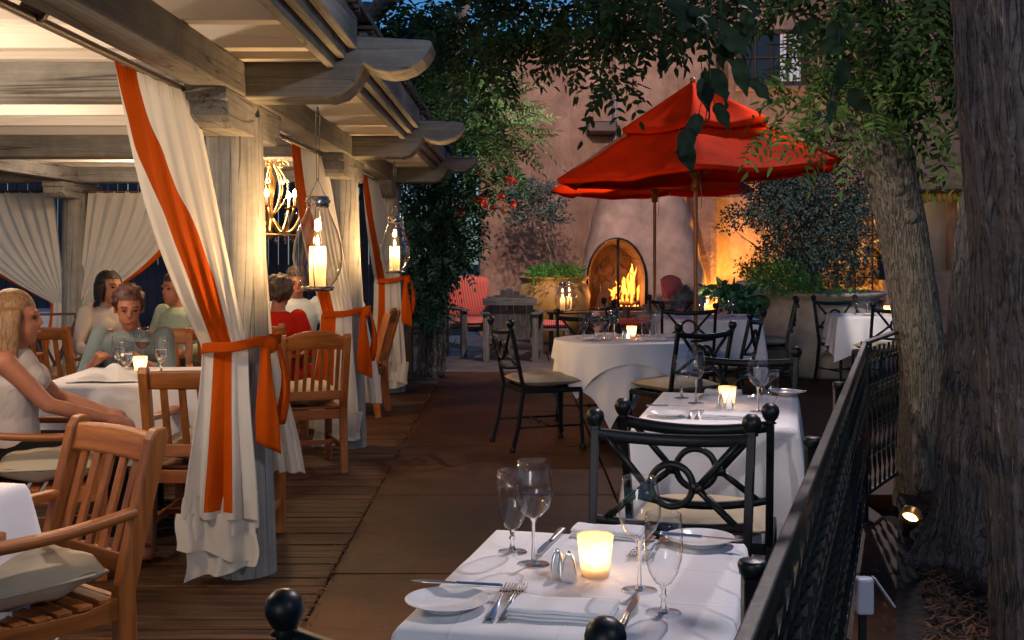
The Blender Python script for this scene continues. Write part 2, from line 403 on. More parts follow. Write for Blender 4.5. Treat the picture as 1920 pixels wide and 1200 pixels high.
def slabm(nt, out):
    v = coords(nt); a = noi(nt, v, .9, 5, .6, .3); b_ = noi(nt, v, 7, 5, .7); f = noi(nt, v, 160, 3, .6)
    c = ramp(nt, a, [(.32, (.034, .0125, .0045)), (.5, (.068, .026, .009)), (.68, (.125, .05, .018))])
    c = mixc(nt, .5, c, ramp(nt, b_, [(.3, (.6, .58, .56)), (.7, (1, 1, 1))]), 'MULTIPLY')
    c = mixc(nt, .4, c, ramp(nt, f, [(.35, (.6, .6, .6)), (.6, (1, 1, 1))]), 'MULTIPLY')
    cr = ramp(nt, noi(nt, v, 1.6, 5, .6, .8), [(.494, (1, 1, 1)), (.5, (.35, .33, .3)), (.504, (1, 1, 1))])
    c = mixc(nt, .8, c, cr, 'MULTIPLY')
    c = mixc(nt, .7, c, ramp(nt, f, [(.54, (1, 1, 1)), (.68, (1.7, 1.6, 1.5))]), 'MULTIPLY')
    c = mixc(nt, .6, c, ramp(nt, noi(nt, v, 2.3, 6, .75, 1.5), [(.4, (.45, .42, .4)), (.5, (.95, .95, .95)), (.62, (1.0, 1.0, 1.0))]), 'MULTIPLY')
    principled(nt, out, c, .6, normal=bump(nt, f, .4, .003, bump(nt, b_, .2, .01)), Specular_IOR_Level=.18)
M['slab'] = mat('stained_concrete', slabm)
M['patio'] = simple('grey_flagstone', (.10, .085, .085), .6, 0, 3, .35, .3, .01)
M['earth'] = simple('dark_earth', (.016, .010, .007), .95, 0, 12, .5, .8, .03)
M['chip'] = leafm('bark_mulch', (.045, .02, .01), (.16, .075, .035), 0, .9)
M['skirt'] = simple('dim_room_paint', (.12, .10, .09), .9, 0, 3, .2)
M['black'] = simple('night_black', (.008, .009, .014), .9, 0, 4, .4)
M['bluefence'] = simple('dark_blue_slats', (.012, .014, .035), .8, 0, 9, .4)
# ------------------------------------------------------------------ ground
def struct(o): o['kind'] = 'structure'; return o
b = MB(); b.box((0, 20, -.35), (160, 160, .5)); struct(b.build('ground', M['earth']))
b = MB(); y = -2.0
while y < 12.35:
    for x0, x1 in ((-9.0, -5.1), (-5.097, -2.55), (-2.547, -.806)):
        b.box(((x0 + x1) / 2, y + .0575, -.02 + random.uniform(-.002, .002)), (x1 - x0, .106, .04))
    y += .115
struct(b.build('wooden_deck', M['deck'], bevel=.003))
b = MB(); ys = [-2, 1.9, 3.55, 5.2, 6.85, 8.5, 10.3, 12.2, 13.6]
for x0, x1 in ((-.80, .6), (.6, 2.0), (2.0, 3.4), (3.4, 4.8), (4.8, 7.5)):
    for y0, y1 in zip(ys, ys[1:]):
        if x0 >= 2.0 and y0 < 6.5: continue
        b.box(((x0 + x1) / 2, (y0 + y1) / 2, -.05), (x1 - x0 - .012, y1 - y0 - .014, .1))
struct(b.build('walkway', M['slab'], bevel=.005))
b = MB()
for i in range(14):
    for j in range(5):
        b.box((-8.9 + i * 1.35 + (.6 if j % 2 else 0), 14.25 + j * 1.25, -.05 + .001 * ((i * 7 + j * 3) % 5)), (1.335, 1.235, .1))
struct(b.build('patio', M['patio'], bevel=.006))

# planting bed with loose mulch to the right of the railing
def chips(n, area, name, label):
    vs_ = np.zeros((n, 4, 3)); 
    for i in range(n):
        x, yy = area()
        a = rng.uniform(0, 2 * PI); l = rng.uniform(.02, .07); w_ = rng.uniform(.004, .012); t = rng.uniform(-.5, .5)
        d = np.array([math.cos(a) * math.cos(t), math.sin(a) * math.cos(t), math.sin(t)]); s_ = np.array([-math.sin(a), math.cos(a), rng.uniform(-.4, .4)])
        c = np.array([x, yy, .012 + rng.uniform(0, .035)])
        vs_[i] = [c - d * l / 2 - s_ * w_ / 2, c + d * l / 2 - s_ * w_ / 2, c + d * l / 2 + s_ * w_ / 2, c - d * l / 2 + s_ * w_ / 2]
    me = bpy.data.meshes.new(name); me.from_pydata(vs_.reshape(-1, 3).tolist(), [], [(4 * i, 4 * i + 1, 4 * i + 2, 4 * i + 3) for i in range(n)])
    me.materials.append(M['chip']); o = bpy.data.objects.new(name, me); col.objects.link(o)
    return tag(o, label, 'mulch', kind='stuff')
def bed():
    yy = rng.uniform(1.6, 7.2) ; return (.62 + .334 * (yy - 1.647) + rng.uniform(0, 2.6), yy)
chips(26000, bed, 'mulch', 'dark shredded bark mulch under the trees beside the iron railing').location.z = .03
def gfn(u, v):
    yy = -1 + v * 8.3; x = .52 + .334 * (yy - 1.647) + u * 6
    return (x, yy, .03 + .02 * mnoise.noise(Vector((x * 3, yy * 3, 0))))
struct(MB().grid(gfn, 60, 90).build('planting_bed', M['earth']))
def joint():
    yy = rng.uniform(1.8, 12); return (-.803 + rng.normal(0, .02), yy)
_c = M['chip']; lo_ = chips(1500, joint, 'leaf_litter', 'thin line of dry leaf litter along the joint between deck and walkway'); lo_.scale = (1, 1, .35); lo_.location.z = -.012

def light(kind, loc, power, c, size=.05, target=None, spot=None, blend=.6, parent=None, name='lamp_light'):
    d = bpy.data.lights.new(name, kind); d.energy = power; d.color = c; d.shadow_soft_size = size
    o = bpy.data.objects.new(name, d); col.objects.link(o); o.location = loc
    if kind == 'SPOT': d.spot_size = R(spot); d.spot_blend = blend
    if target is not None: o.rotation_euler = (Vector(target) - Vector(loc)).to_track_quat('-Z', 'Y').to_euler()
    if parent is not None: o.parent = parent
    return o

# ------------------------------------------------------------------ adobe building
AW = 19.0
t = thing('adobe_building', 'pink adobe building with rounded plaster corners behind the patio', 'building', (0, AW, 0))
def adobe_block(x0, x1, y0, y1, z0, z1, name='wall', holes=()):
    b = MB(); b.box(((x0 + x1) / 2, (y0 + y1) / 2, (z0 + z1) / 2), (x1 - x0, y1 - y0, z1 - z0))
    return b.build(name, M['adobe'], t, bevel=.12)
adobe_block(-.55, 1.7, 0, 1.5, -.1, 4.85)
adobe_block(1.62, 3.28, -.35, 1.6, -.1, 7.2)
# right wing: wall pieces around a wide lit window and a serving hatch
adobe_block(3.22, 5.12, .35, 1.4, -.1, 2.38)
adobe_block(6.30, 6.78, .35, 1.4, -.1, 2.38)
adobe_block(5.1, 6.32, .36, 1.38, -.1, .55)
adobe_block(3.2, 12.0, .30, 1.8, 2.36, 7.2)
adobe_block(7.5, 12.0, .35, 1.4, -.1, 2.38)
adobe_block(6.76, 7.52, .30, 1.3, -.1, 1.05)
def tfr(nm, x0, x1, z0, z1, y, nx, nz, wd=.05, m=M['dark_z'], par=t):
    b = MB(); cx, cz = (x0 + x1) / 2, (z0 + z1) / 2
    for x in (x0, x1): b.box((x, y, cz), (wd, .08, z1 - z0 + wd))
    for z in (z0, z1): b.box((cx, y, z), (x1 - x0 - wd, .076, wd))
    for i in range(1, nx): b.box((lerp(x0, x1, i / nx), y, cz), (.022, .05, z1 - z0 - wd))
    for i in range(1, nz): b.box((cx, y + .002, lerp(z0, z1, i / nz)), (x1 - x0 - wd, .046, .022))
    return b.build(nm, m, par)
def lit(nt, out):
    v = coords(nt); n = noi(nt, v, 3.5, 4, .7, 1); n2 = noi(nt, v, 14, 2)
    c = ramp(nt, n, [(.42, (.004, .002, .001)), (.56, (.35, .10, .01)), (.68, (1, .42, .07))])
    e = nt.nodes.new('ShaderNodeEmission'); nt.links.new(c, e.inputs[0]); e.inputs[1].default_value = .55
    g = nt.nodes.new('ShaderNodeBsdfGlossy'); g.inputs[1].default_value = .05; g.inputs[0].default_value = (.1, .1, .1, 1)
    a = nt.nodes.new('ShaderNodeAddShader'); nt.links.new(e.outputs[0], a.inputs[0]); nt.links.new(g.outputs[0], a.inputs[1]); nt.links.new(a.outputs[0], out.inputs[0])
M['litwin'] = mat('lit_window_interior', lit)
win = tfr('window', 5.12, 6.28, .58, 2.34, .5, 4, 5)
MB().box((5.7, .62, 1.46), (1.15, .02, 1.75)).build('pane', M['litwin'], win)
MB().box((5.7, .30, .60), (1.2, .22, .06)).build('sill', M['adobe'], win, bevel=.01)
MB().box((6.22, .22, 1.25), (.2, .3, 2.3)).build('white_jamb', M['urnw'], t, bevel=.01)
# hatch with a grey lit room behind
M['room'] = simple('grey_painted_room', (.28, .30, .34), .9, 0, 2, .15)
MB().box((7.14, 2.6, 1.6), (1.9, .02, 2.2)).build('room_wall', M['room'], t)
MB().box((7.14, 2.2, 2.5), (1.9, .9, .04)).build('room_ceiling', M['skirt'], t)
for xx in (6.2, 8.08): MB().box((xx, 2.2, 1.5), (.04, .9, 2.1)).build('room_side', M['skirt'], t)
light('POINT', (7.3, 1.9, 2.2), 5, (1, .6, .3), .05, parent=t)
hv = MB()
for i in range(9):
    x = 6.80 + i * .085; hv.tube([(x, .62, 2.36), (x + .01, .60, 2.22 - .05 * math.sin(i * 1.3) ** 2)], [.05, .035], 8)
hv.build('valance', fabric('amber_valance', (.7, .42, .1), .4), t)
MB().box((7.44, .5, 1.7), (.05, .1, 1.3)).build('hatch_post', M['teak_z'], t)
# upper window with a curtain
uw = tfr('window', 3.72, 4.78, 4.12, 4.97, .24, 4, 2, .07)
MB().box((4.25, .29, 4.545), (1.04, .01, .83)).build('pane', simple('dark_window_glass', (.02, .02, .022), .08, 0, 3, .2), uw)
def cf(u, v): return (4.40 + u * .34, .262 + .012 * math.sin(u * 40), 4.16 + v * .78)
MB().grid(cf, 40, 2).build('curtain', M['linen'], uw)
wl = MB(); wl.box((4.25, .26, 4.04), (1.2, .16, .09)); wl.build('sill', M['adobe'], uw, bevel=.02)
# roof railing, canale and its pipe, cable
rr = MB()
for i in range(13): rr.box((.05 + i * .12, .35, 5.1), (.035, .035, .5))
rr.box((.77, .35, 5.36), (1.6, .06, .05)); rr.box((.77, .35, 4.9), (1.6, .05, .04)); rr.build('roof_railing', M['white'], t)
MB().box((1.42, -.32, 3.33), (.46, .62, .17)).build('canale', M['dark_x'], t, bevel=.02)
pb = MB()
for dx in (0, .05): pb.tube([(1.60 + dx, -.04 - dx * 6.5, 2.2), (1.60 + dx, -.04 - dx * 6.5, 3.9)], .012, 6)
pb.build('pipe', M['white'], t)
pb = MB(); pb.tube([(-.4, -.02, 2.47), (.5, -.02, 2.43), (1.5, -.02, 2.40)], .012, 6); pb.build('cable', M['urn'], t)

# kiva fireplace
fp = thing('kiva_fireplace', 'rounded adobe kiva fireplace with an arched opening and burning logs', 'fireplace', (0, 0, 0))
def kprof(z):
    pts = [(-.1, 1.10), (.4, 1.06), (.9, .99), (1.4, .88), (1.8, .79), (2.2, .69), (2.8, .58), (3.6, .52)]
    for (a, x), (b_, y_) in zip(pts, pts[1:]):
        if a <= z <= b_: return lerp(x, y_, smooth((z - a) / (b_ - a)))
    return pts[-1][1]
KX, KY = 2.05, 18.68
def kfn(u, v):
    z = -.1 + v * 2.95; a = PI * (1 - u) ; r = kprof(z)
    ex = lambda q: math.copysign(abs(q) ** .55, q)
    return (KX + ex(math.cos(a)) * r, KY - ex(math.sin(a)) * (.30 + r * .62), z)
b = MB(); b.grid(kfn, 72, 60)
n0 = len(b.v)
# back and caps
idx = lambda i, j: j * 73 + i
for j in range(60): b.f.append((idx(0, j), idx(72, j), idx(72, j + 1), idx(0, j + 1))); b.sm.append(False)
b.f.append(tuple(idx(i, 0) for i in range(73))); b.f.append(tuple(idx(i, 60) for i in reversed(range(73)))); b.sm += [False, False]
body = b.build('body', M['kiva'], fp)
OX, OZ, OW, OH = 1.58, .50, .435, 1.06        # arched opening: centre x, hearth height, half width, height
def arch(cx, z0, hw, h, n=24):
    o = [(cx - hw, z0), (cx + hw, z0)]
    k = h * .42
    for i in range(n + 1):
        a = PI * i / n; o.append((cx + hw * math.cos(a), z0 + k + (h - k) * math.sin(a)))
    return o
cut = MB().prism(arch(OX, OZ, OW, OH), 16.5, 18.55).build('cutter', M['soot'])
md = body.modifiers.new('cut', 'BOOLEAN'); md.object = cut; md.solver = 'EXACT'
bpy.context.view_layer.update()
dg = bpy.context.evaluated_depsgraph_get()
nm = bpy.data.meshes.new_from_object(body.evaluated_get(dg)); body.modifiers.clear(); body.data = nm
bpy.data.objects.remove(cut)
# firebox liner
fb = MB(); A = arch(OX, OZ + .002, OW - .004, OH - .006)
nA = len(A); P = [(x, 17.72, z) for x, z in A] + [(OX + (x - OX) * .8, 18.5, OZ + (z - OZ) * .92) for x, z in A]
fb.add(P, [(i, (i + 1) % nA, nA + (i + 1) % nA, nA + i) for i in range(nA)] + [tuple(range(nA, 2 * nA))])
fb.build('firebox', M['soot'], fp, fix=False)
# iron frame and branch-pattern screen
ar = arch(OX, OZ + .01, OW + .005, OH + .0, 28)
SY = 17.70
fr = MB(); fr.tube([(x, SY, z) for x, z in ar[1:]] + [(ar[0][0], SY, ar[0][1])], .018, 8); fr.tube([(OX - OW, SY, OZ), (OX + OW, SY, OZ)], .02, 8)
fr.tube([(OX + .02, SY, OZ), (OX + .02, SY, OZ + OH)], .02, 8)
fr.build('screen_frame', M['iron'], fp)
br = MB()
def wig(p, q, n=9, am=.03, r=.008, sd=0):
    rr_ = random.Random(sd); P = []
    for i in range(n):
        tt = i / (n - 1); P.append((lerp(p[0], q[0], tt) + rr_.uniform(-am, am) * (0 < i < n - 1), SY - .01, lerp(p[1], q[1], tt) + rr_.uniform(-am, am) * (0 < i < n - 1)))
    br.tube(P, [r * (1 - .6 * i / n) for i in range(n)], 6)
wig((OX, OZ + .95), (OX - .3, OZ + .62), sd=1); wig((OX - .3, OZ + .62), (OX - .22, OZ + .1), sd=2); wig((OX - .25, OZ + .68), (OX - .04, OZ + .25), sd=3)
wig((OX - .12, OZ + .8), (OX - .02, OZ + .42), sd=4); wig((OX + .0, OZ + .85), (OX + .34, OZ + .75), sd=5); wig((OX + .05, OZ + .7), (OX + .3, OZ + .45), sd=6)
wig((OX - .36, OZ + .5), (OX - .3, OZ + .2), sd=7); wig((OX - .1, OZ + 1.0), (OX + .2, OZ + .9), sd=8)
br.build('screen_branches', M['iron'], fp)
sg = MB(); sg.box((OX - .05, 17.85, OZ - .06), (1.15, .5, .08)); sg.build('hearth_ledge', M['kiva'], fp, bevel=.02)
# logs and flames
FX, FYY = OX + .17, 18.1
lg = MB()
for i, (x0, z0, x1, z1, yy, r) in enumerate([(-.26, .05, .2, .07, 0, .05), (-.2, .05, .22, .04, .14, .045), (-.24, .14, .18, .2, .06, .04), (-.1, .24, .17, .13, .02, .036), (-.02, .34, .1, .12, .1, .03)]):
    n_ = 8; lg.tube([(FX + lerp(x0, x1, k / n_), FYY + yy + random.uniform(-.01, .01), OZ + lerp(z0, z1, k / n_) + random.uniform(-.006, .006)) for k in range(n_ + 1)], [r * random.uniform(.85, 1.1) for _ in range(n_ + 1)], 9)
tag(lg.build('firewood', M['ashlog']), 'charred split logs burning in the kiva fireplace', 'firewood')
eb = MB()
for i in range(70):
    p = Vector((FX + rng.uniform(-.25, .22), FYY + rng.uniform(-.06, .18), OZ + rng.uniform(.01, .05))); eb.ball(p, rng.uniform(.008, .022), 6)
tag(eb.build('embers', M['ember']), 'glowing orange embers under the burning logs', 'embers', kind='stuff')
def flm(nt, out):
    lw = nt.nodes.new('ShaderNodeLayerWeight'); lw.inputs[0].default_value = .5
    v = coords(nt, (1, 1, .35)); n = noi(nt, v, 16, 3, .6, .6)
    ad = nd(nt, 'ShaderNodeMath', operation='ADD'); nt.links.new(lw.outputs['Facing'], ad.inputs[0])
    m2 = nd(nt, 'ShaderNodeMath', operation='MULTIPLY'); m2.inputs[1].default_value = .9; nt.links.new(n, m2.inputs[0]); nt.links.new(m2.outputs[0], ad.inputs[1])
    c = ramp(nt, ad.outputs[0], [(.25, (1, .62, .16)), (.5, (1, .30, .03)), (.85, (.8, .07, .0))])
    e = nt.nodes.new('ShaderNodeEmission'); nt.links.new(c, e.inputs[0]); e.inputs[1].default_value = 2.2
    tr = nt.nodes.new('ShaderNodeBsdfTransparent')
    f = ramp(nt, ad.outputs[0], [(.35, (.08, .08, .08)), (.9, (1, 1, 1))])
    mx = nt.nodes.new('ShaderNodeMixShader'); nt.links.new(f, mx.inputs[0]); nt.links.new(e.outputs[0], mx.inputs[1]); nt.links.new(tr.outputs[0], mx.inputs[2])
    nt.links.new(mx.outputs[0], out.inputs[0])
M['fire'] = mat('fire_flames', flm)
fl = MB(); fr_ = random.Random(5)
for i in range(26):
    x = FX + fr_.uniform(-.2, .22); h = (.13 + .34 * math.exp(-((x - FX - .07) / .14) ** 2)) * fr_.uniform(.7, 1.1); y_ = FYY + fr_.uniform(-.04, .16); z0 = OZ + fr_.uniform(.05, .24)
    ph = fr_.uniform(0, 6); ln_ = fr_.uniform(-.05, .08)
    P = []; Rr = []
    for k in range(13):
        s_ = k / 12; P.append((x + .03 * math.sin(ph + s_ * 6) * s_ + ln_ * s_, y_, z0 + h * s_)); Rr.append(max(.002, (.05 if h > .35 else .032) * math.sin(PI * min(1, s_ * .8 + .2)) ** .9 * (1 - s_ * .3)))
    fl.tube(P, Rr, 10)
tag(fl.build('fire', M['fire']), 'bright orange flames rising from the logs in the fireplace', 'fire', kind='stuff')
light('POINT', (FX + .02, FYY - .03, OZ + .3), 26, (1, .36, .08), .1)

# ------------------------------------------------------------------ pergola
pg = thing('pergola', 'weathered grey timber pergola with scrolled beam ends over the dining deck', 'pergola', (-1.19, 5.2, 0))
PO = Vector((-1.19, 5.2, 0))
def pgb(b, name, m, **k): return b.xf(Matrix.Translation(-PO)).build(name, m, pg, **k)
POSTS = [(-1.184, 5.23), (-1.19, 8.52), (-1.20, 11.75), (-4.42, 11.85), (-4.42, 8.52), (-4.42, 5.23)]
for i, (x, yy) in enumerate(POSTS):
    b = MB()
    def pf(u, v, x=x, yy=yy, i=i):
        a = u * 2 * PI; z = v * 2.02; r = lerp(.132, .12, v)
        r *= 1 + .02 * mnoise.noise(Vector((math.cos(a) * 2, math.sin(a) * 2, z * 1.2 + i * 9)))
        # a deep drying check down the front, and a slightly squared log
        r *= 1 + .035 * math.cos(4 * a + .6)
        dd = abs(((a - (1.5 * PI - .32) + PI) % (2 * PI)) - PI)
        if dd < .045: r *= .84
        lean = (-.055 if i < 3 else 0) * v
        return (x + lean + r * math.cos(a), yy + r * math.sin(a), z)
    b.grid(pf, 96, 24); pgb(b, 'post', M['grey_z'])
# corbels (bolsters) on the posts, along Y under the long beams
def corbel(x, yy, zt):
    h = .155; L = .56
    o = [(-L, zt), (L, zt), (L, zt - .05), (L - .03, zt - .055), (L - .04, zt - .11), (L - .07, zt - .135), (L - .12, zt - h), (-L + .12, zt - h), (-L + .07, zt - .135), (-L + .04, zt - .11), (-L + .03, zt - .055), (-L, zt - .05)]
    b = MB(); b.prism([(a + yy, z) for a, z in o], x - .1, x + .1, 'x'); pgb(b, 'corbel', M['grey_y'], bevel=.006)
for x, yy in POSTS: corbel(x + (-.05 if x > -2 else 0), yy - .02, 2.085 if x > -2 else 2.08)
for x in (-1.20, -4.33):
    b = MB(); b.box((x, 5.0, 2.1535), (.155, 14.2, .137)); pgb(b, 'long_beam', M['grey_y'], bevel=.008)
# cross beams with scrolled tails
def tail(Yf, dz=0):
    z = lambda v: v + 2.08 + dz
    x0 = -6.2
    o = [(x0, z(0)), (-.80, z(0))]
    def pix(px, py, Y=4.95): p = at(px, py, Y); return (p.x, p.z - 2.068 + 2.08 + dz)
    for p in [(610, 190), (640, 180), (662, 160), (675, 138), (681, 124), (690, 131), (706, 138), (730, 142), (752, 139), (775, 130), (793, 116), (805, 100), (811, 86), (806, 80)]: o.append(pix(*p))
    o += [(-.72, z(.262)), (x0, z(.262))]
    b = MB(); b.prism(o, Yf, Yf + .27); return pgb(b, 'cross_beam', M['grey_x'], bevel=.01)
for Yf in (4.95, 8.24, 11.5): tail(Yf)
# joists above, ceiling boards, eave purlins, corrugated roof edge
for y in (-.6, .2, 1.0, 1.7, 2.3, 2.9, 3.48, 4.06, 4.62, 4.895, 5.75, 6.35, 6.95, 7.55, 8.185, 9.05, 9.65, 10.25, 10.85, 11.445, 12.2):
    b = MB(); b.box((-3.48, y, 2.305), (5.35, .085, .16)); pgb(b, 'joist', M['paint_x'], bevel=.004)
b = MB(); x = -6.2
while x < -.80:
    b.box((x + .07, 5.4, 2.398 + .002 * (int(x * 50) % 3)), (.136, 14.2, .016)); x += .14
pgb(b, 'ceiling_boards', M['paint_y'])
segs = [(-1.6, 4.93), (5.24, 8.22), (8.53, 11.48), (11.79, 12.45)]
for y0, y1 in segs:
    for xx, zz, hh in ((-.76, 2.26, .12), (-.715, 2.30, .12), (-.668, 2.345, .13)):
        b = MB(); b.box((xx, (y0 + y1) / 2, zz), (.036, y1 - y0 - .006, hh)); pgb(b, 'eave_purlin', M['grey_y'], bevel=.004)
for k, (y0, y1) in enumerate(segs):
    n_ = int((y1 - y0) / .035); b = MB()
    for i in range(n_):
        a0 = y0 + i * .035
        b.box((-.715 + random.uniform(-.01, .01), a0 + .0175, 2.43 + .006 * math.sin(i * 2)), (.17, .0352, .014))
    pgb(b, 'shingle_edge', M['old_x'])
b = MB(); b.box((-3.43, 5.4, 2.465), (5.6, 14.3, .03)); pgb(b, 'roof', M['old_x'])

# curtain rods (belong to the pergola), with ring brackets
rods = []
for k, (y0, y1) in enumerate(((-1.0, 4.88), (5.45, 8.17), (8.75, 11.44))):
    b = MB(); b.tube([(-1.31, y0, 2.075), (-1.31, y1, 2.075)], .014, 8)
    for yy in ((3.2, 4.8) if k == 0 else (y0 + .2, y1 - .1)):
        b.tube([(-1.31, yy, 2.10), (-1.31, yy + .04, 2.10)], .035, 12); b.bar((-1.31, yy + .02, 2.1), (-1.27, yy + .02, 2.2), .02, .02)
    pgb(b, 'curtain_rod', M['dark_y'])
b = MB(); b.tube([(-6.3, 11.80, 2.0), (-3.3, 11.80, 2.0)], .014, 8); pgb(b, 'curtain_rod', M['dark_x'])
# ------------------------------------------------------------------ curtains
def curtain(label, lead, near, tie, foot, w_tie, stripe=(.16, .34), side=1, zt=2.06, ztie=1.03, n=9, seed=0, flat=False, out=Vector((1, 0, 0)), group='tied back pergola curtains', hem=.06, w_bot=None, sash=True, tiers=True, drape=.14, post=None):
    """lead/near: ends of the gathered top edge (lead = free edge). tie: point where the band holds it. foot: centre of the hem."""
    root = thing('curtain', label, 'curtain', (tie[0], tie[1], 0), 0, group)
    O = Vector((tie[0], tie[1], 0)); lead = Vector(lead); near = Vector(near); tie = Vector((tie[0], tie[1], ztie)); foot = Vector((foot[0], foot[1], hem))
    NU, NV = 120, 70; vt = .58
    top_dir = (near - lead); tw = Vector((near.x - lead.x, near.y - lead.y, 0)).normalized()
    w_bot = w_bot or w_tie * 1.7
    hw = w_tie / 2
    sd = Vector((1, 0, 0)) * side            # visible width direction at the tie
    def s_of(u, v):      # column warp: the free edge folds in towards the bottom
        k = smooth(v * 1.6)
        return u
    def f(u, v):
        amp_n = .010 if not flat else .022
        if v <= vt:
            q = v / vt
            P0 = lead.lerp(near, u)
            P1 = tie + sd * (u - .5) * w_tie
            e = q ** 1.0
            p = P0.lerp(P1, e)
            # the free edge swoops: horizontal travel eases, vertical is linear
            sw = (1 - u) * drape * math.sin(PI * q)
            p += (P0 - P1) * Vector((1, 1, 0)).length * 0
            hor = (P1 - P0); hor.z = 0
            p -= hor * (sw * 1.1)
            fr_ = n + 2 * math.sin(seed)
            a = amp_n * (1 - .55 * q) * (.5 + .5 * min(1, q * 6))
            ph = u * fr_ * 2 * PI + seed + .8 * math.sin(q * 3 + u * 4)
            wv = math.sin(ph) + .2 * math.sin(2.3 * ph + 1)
            if q < .06: wv += 1.2 * math.sin(u * 64 * PI) * (1 - q / .06)
            nrm = Vector((-hor.y, hor.x, 0)); nrm = (out * .75 + Vector((0, -1, 0)) * .65).normalized()
            p += nrm * a * wv
            return p - O
        q = (v - vt) / (1 - vt)
        wd = lerp(w_tie, w_bot, smooth(q * 1.1) )
        p = tie.lerp(foot, q); p = p + sd * (u - .5) * wd
        a = lerp(amp_n * .5, .028, smooth(q))
        ph = u * 3.2 * 2 * PI + seed
        p += Vector((0, -1, 0)) * a * (math.sin(ph) + .35 * math.sin(2.2 * ph)) + Vector((1, 0, 0)) * .012 * math.sin(ph * 1.3)
        return p - O
    a_, b_ = stripe
    def colmap(u, v):           # stripe sits on the free edge at the top, inset lower down
        k = smooth(v / vt * 1.3)
        e0 = lerp(.0, a_, k); e1 = lerp(.24 if not flat else .06, b_, k)
        if u < 1 / 8: return lerp(0, e0, u * 8)
        if u < 3 / 8: return lerp(e0, e1, (u - 1 / 8) * 4)
        return lerp(e1, 1, (u - 3 / 8) / (5 / 8))
    g = lambda u, v: f(colmap(u, v * KV), v * KV)
    KV = vt + (1 - vt) * .76 if (not flat and tiers) else 1.0
    vs_ = .985
    vcut = vt + (1 - vt) * .70                 # the long panel stops here, puddled tiers hang below it
    zz = lambda q: lerp(ztie, hem, q)
    tb = MB(); tr_ = random.Random(int(seed * 10))
    for L, (q0, q1, wk, yo) in enumerate(((.66, .84, .94, .035), (.74, .92, 1.0, .015), (.84, 1.0, .9, .03))):
        ph0 = tr_.uniform(0, 6); sh_ = tr_.uniform(-.02, .02)
        def tf(u, v, q0=q0, q1=q1, wk=wk, yo=yo, ph0=ph0, sh_=sh_):
            q = lerp(q0, q1, v); p = tie.lerp(foot, q) + sd * ((u - .5) * w_bot * wk + sh_)
            p.y += yo - .02 * v + .022 * math.sin(u * 12 + ph0) + .008 * math.sin(u * 25)
            p.x += .008 * math.sin(v * 5 + ph0)
            p.z += .05 * (u - .5) * (-1) ** L * (.3 + v) + .006 * math.sin(u * 9 + ph0 + 1)
            return p - O
        tb.grid(tf, 40, 10)
    if not flat and tiers: tb.build('hem_fold', M['curtain'], root)
    st = lambda u, v: (1 / 8 < u < 3 / 8) and v < vs_
    o1 = MB().grid(g, NU, NV, keep=lambda u, v: not st(u, v)).build('panel', M['curtain'], root)
    o2 = MB().grid(g, NU, NV, keep=st).build('orange_stripe', M['orange'], root)
    if sash:
        s_ = MB(); pc = Vector(post) if post else tie + Vector((.06, .2, 0))
        # band round curtain and post
        c = (tie + pc) / 2 - O; c.z = 0
        rx = max(w_tie, .24) / 2 + .05; ry = .17
        def bf(u, v):
            a = u * 2 * PI; return Vector((c.x + .03 + (rx + .004 * math.sin(a * 9)) * math.cos(a), c.y - .02 + ry * math.sin(a), ztie + .02 * math.cos(a) + (v - .5) * .044 + .004 * math.sin(a * 5)))
        s_.grid(bf, 60, 4).build('sash', M['orange'], root, thick=.006)
        kx = c.x + .03 + rx * .88; ky = c.y - ry * .55
        k_ = MB(); k_.ball((kx, ky - .03, ztie), .034, 12, (1, .8, 1.1))
        def t1(u, v):
            wd = lerp(.02, .052, smooth(v * 1.2)); return Vector((kx - .015 + (u - .5) * 2 * wd + .012 * v, ky - .06 - .015 * math.sin(v * 3) + .008 * math.sin(u * 7 + v * 2), ztie - .01 - v * (.40 + .05 * u)))
        k_.grid(t1, 10, 16)
        def t2(u, v):
            wd = lerp(.02, .06, smooth(v)); return Vector((kx + .03 + (u - .5) * wd + .03 * math.sin(v * PI), ky - .02 + .02 * math.cos(u * 5), ztie - v * .34))
        k_.grid(t2, 8, 12)
        k_.build('knot', M['orange'], root, thick=.004)
    return root
X0 = -1.31
curtain('nearest cream curtain with an orange stripe, swept from the rod to the closest post', (X0, 3.86, 2.06), (X0 + .02, 4.8, 2.06), (-1.235, 5.02), (-1.245, 4.97), .20, seed=1.0, w_bot=.34, post=(-1.184, 5.23, 0), stripe=(.28, .68), n=4)
curtain('cream curtain with an orange stripe tied to the second post, behind the nearest hanging lantern', (X0, 6.95, 2.06), (X0 + .02, 8.1, 2.06), (-1.235, 8.3), (-1.25, 8.24), .23, seed=2.6, w_bot=.36, post=(-1.19, 8.52, 0), stripe=(.05, .4), n=7, ztie=.98)
curtain('cream curtain with an orange stripe tied to the farthest post by the green vine', (X0 + .03, 10.1, 2.06), (X0 + .04, 11.3, 2.06), (-1.22, 11.5), (-1.20, 11.44), .25, seed=4.1, w_bot=.34, post=(-1.2, 11.75, 0), stripe=(.1, .42), n=7, ztie=1.12)
curtain('narrow plain cream curtain hanging against the far side of the closest post', (-1.235, 5.42, 2.05), (-1.215, 5.6, 2.05), (-1.135, 5.4), (-1.03, 5.36), .06, seed=.5, w_bot=.16, sash=False, stripe=(.0, .01), n=4, hem=.42, tiers=False)
curtain('narrow plain cream curtain hanging behind the second post', (-1.23, 8.75, 2.05), (-1.2, 8.9, 2.05), (-1.13, 8.7), (-1.06, 8.62), .06, seed=.8, w_bot=.2, sash=False, stripe=(.0, .01), n=4, hem=.3, tiers=False)
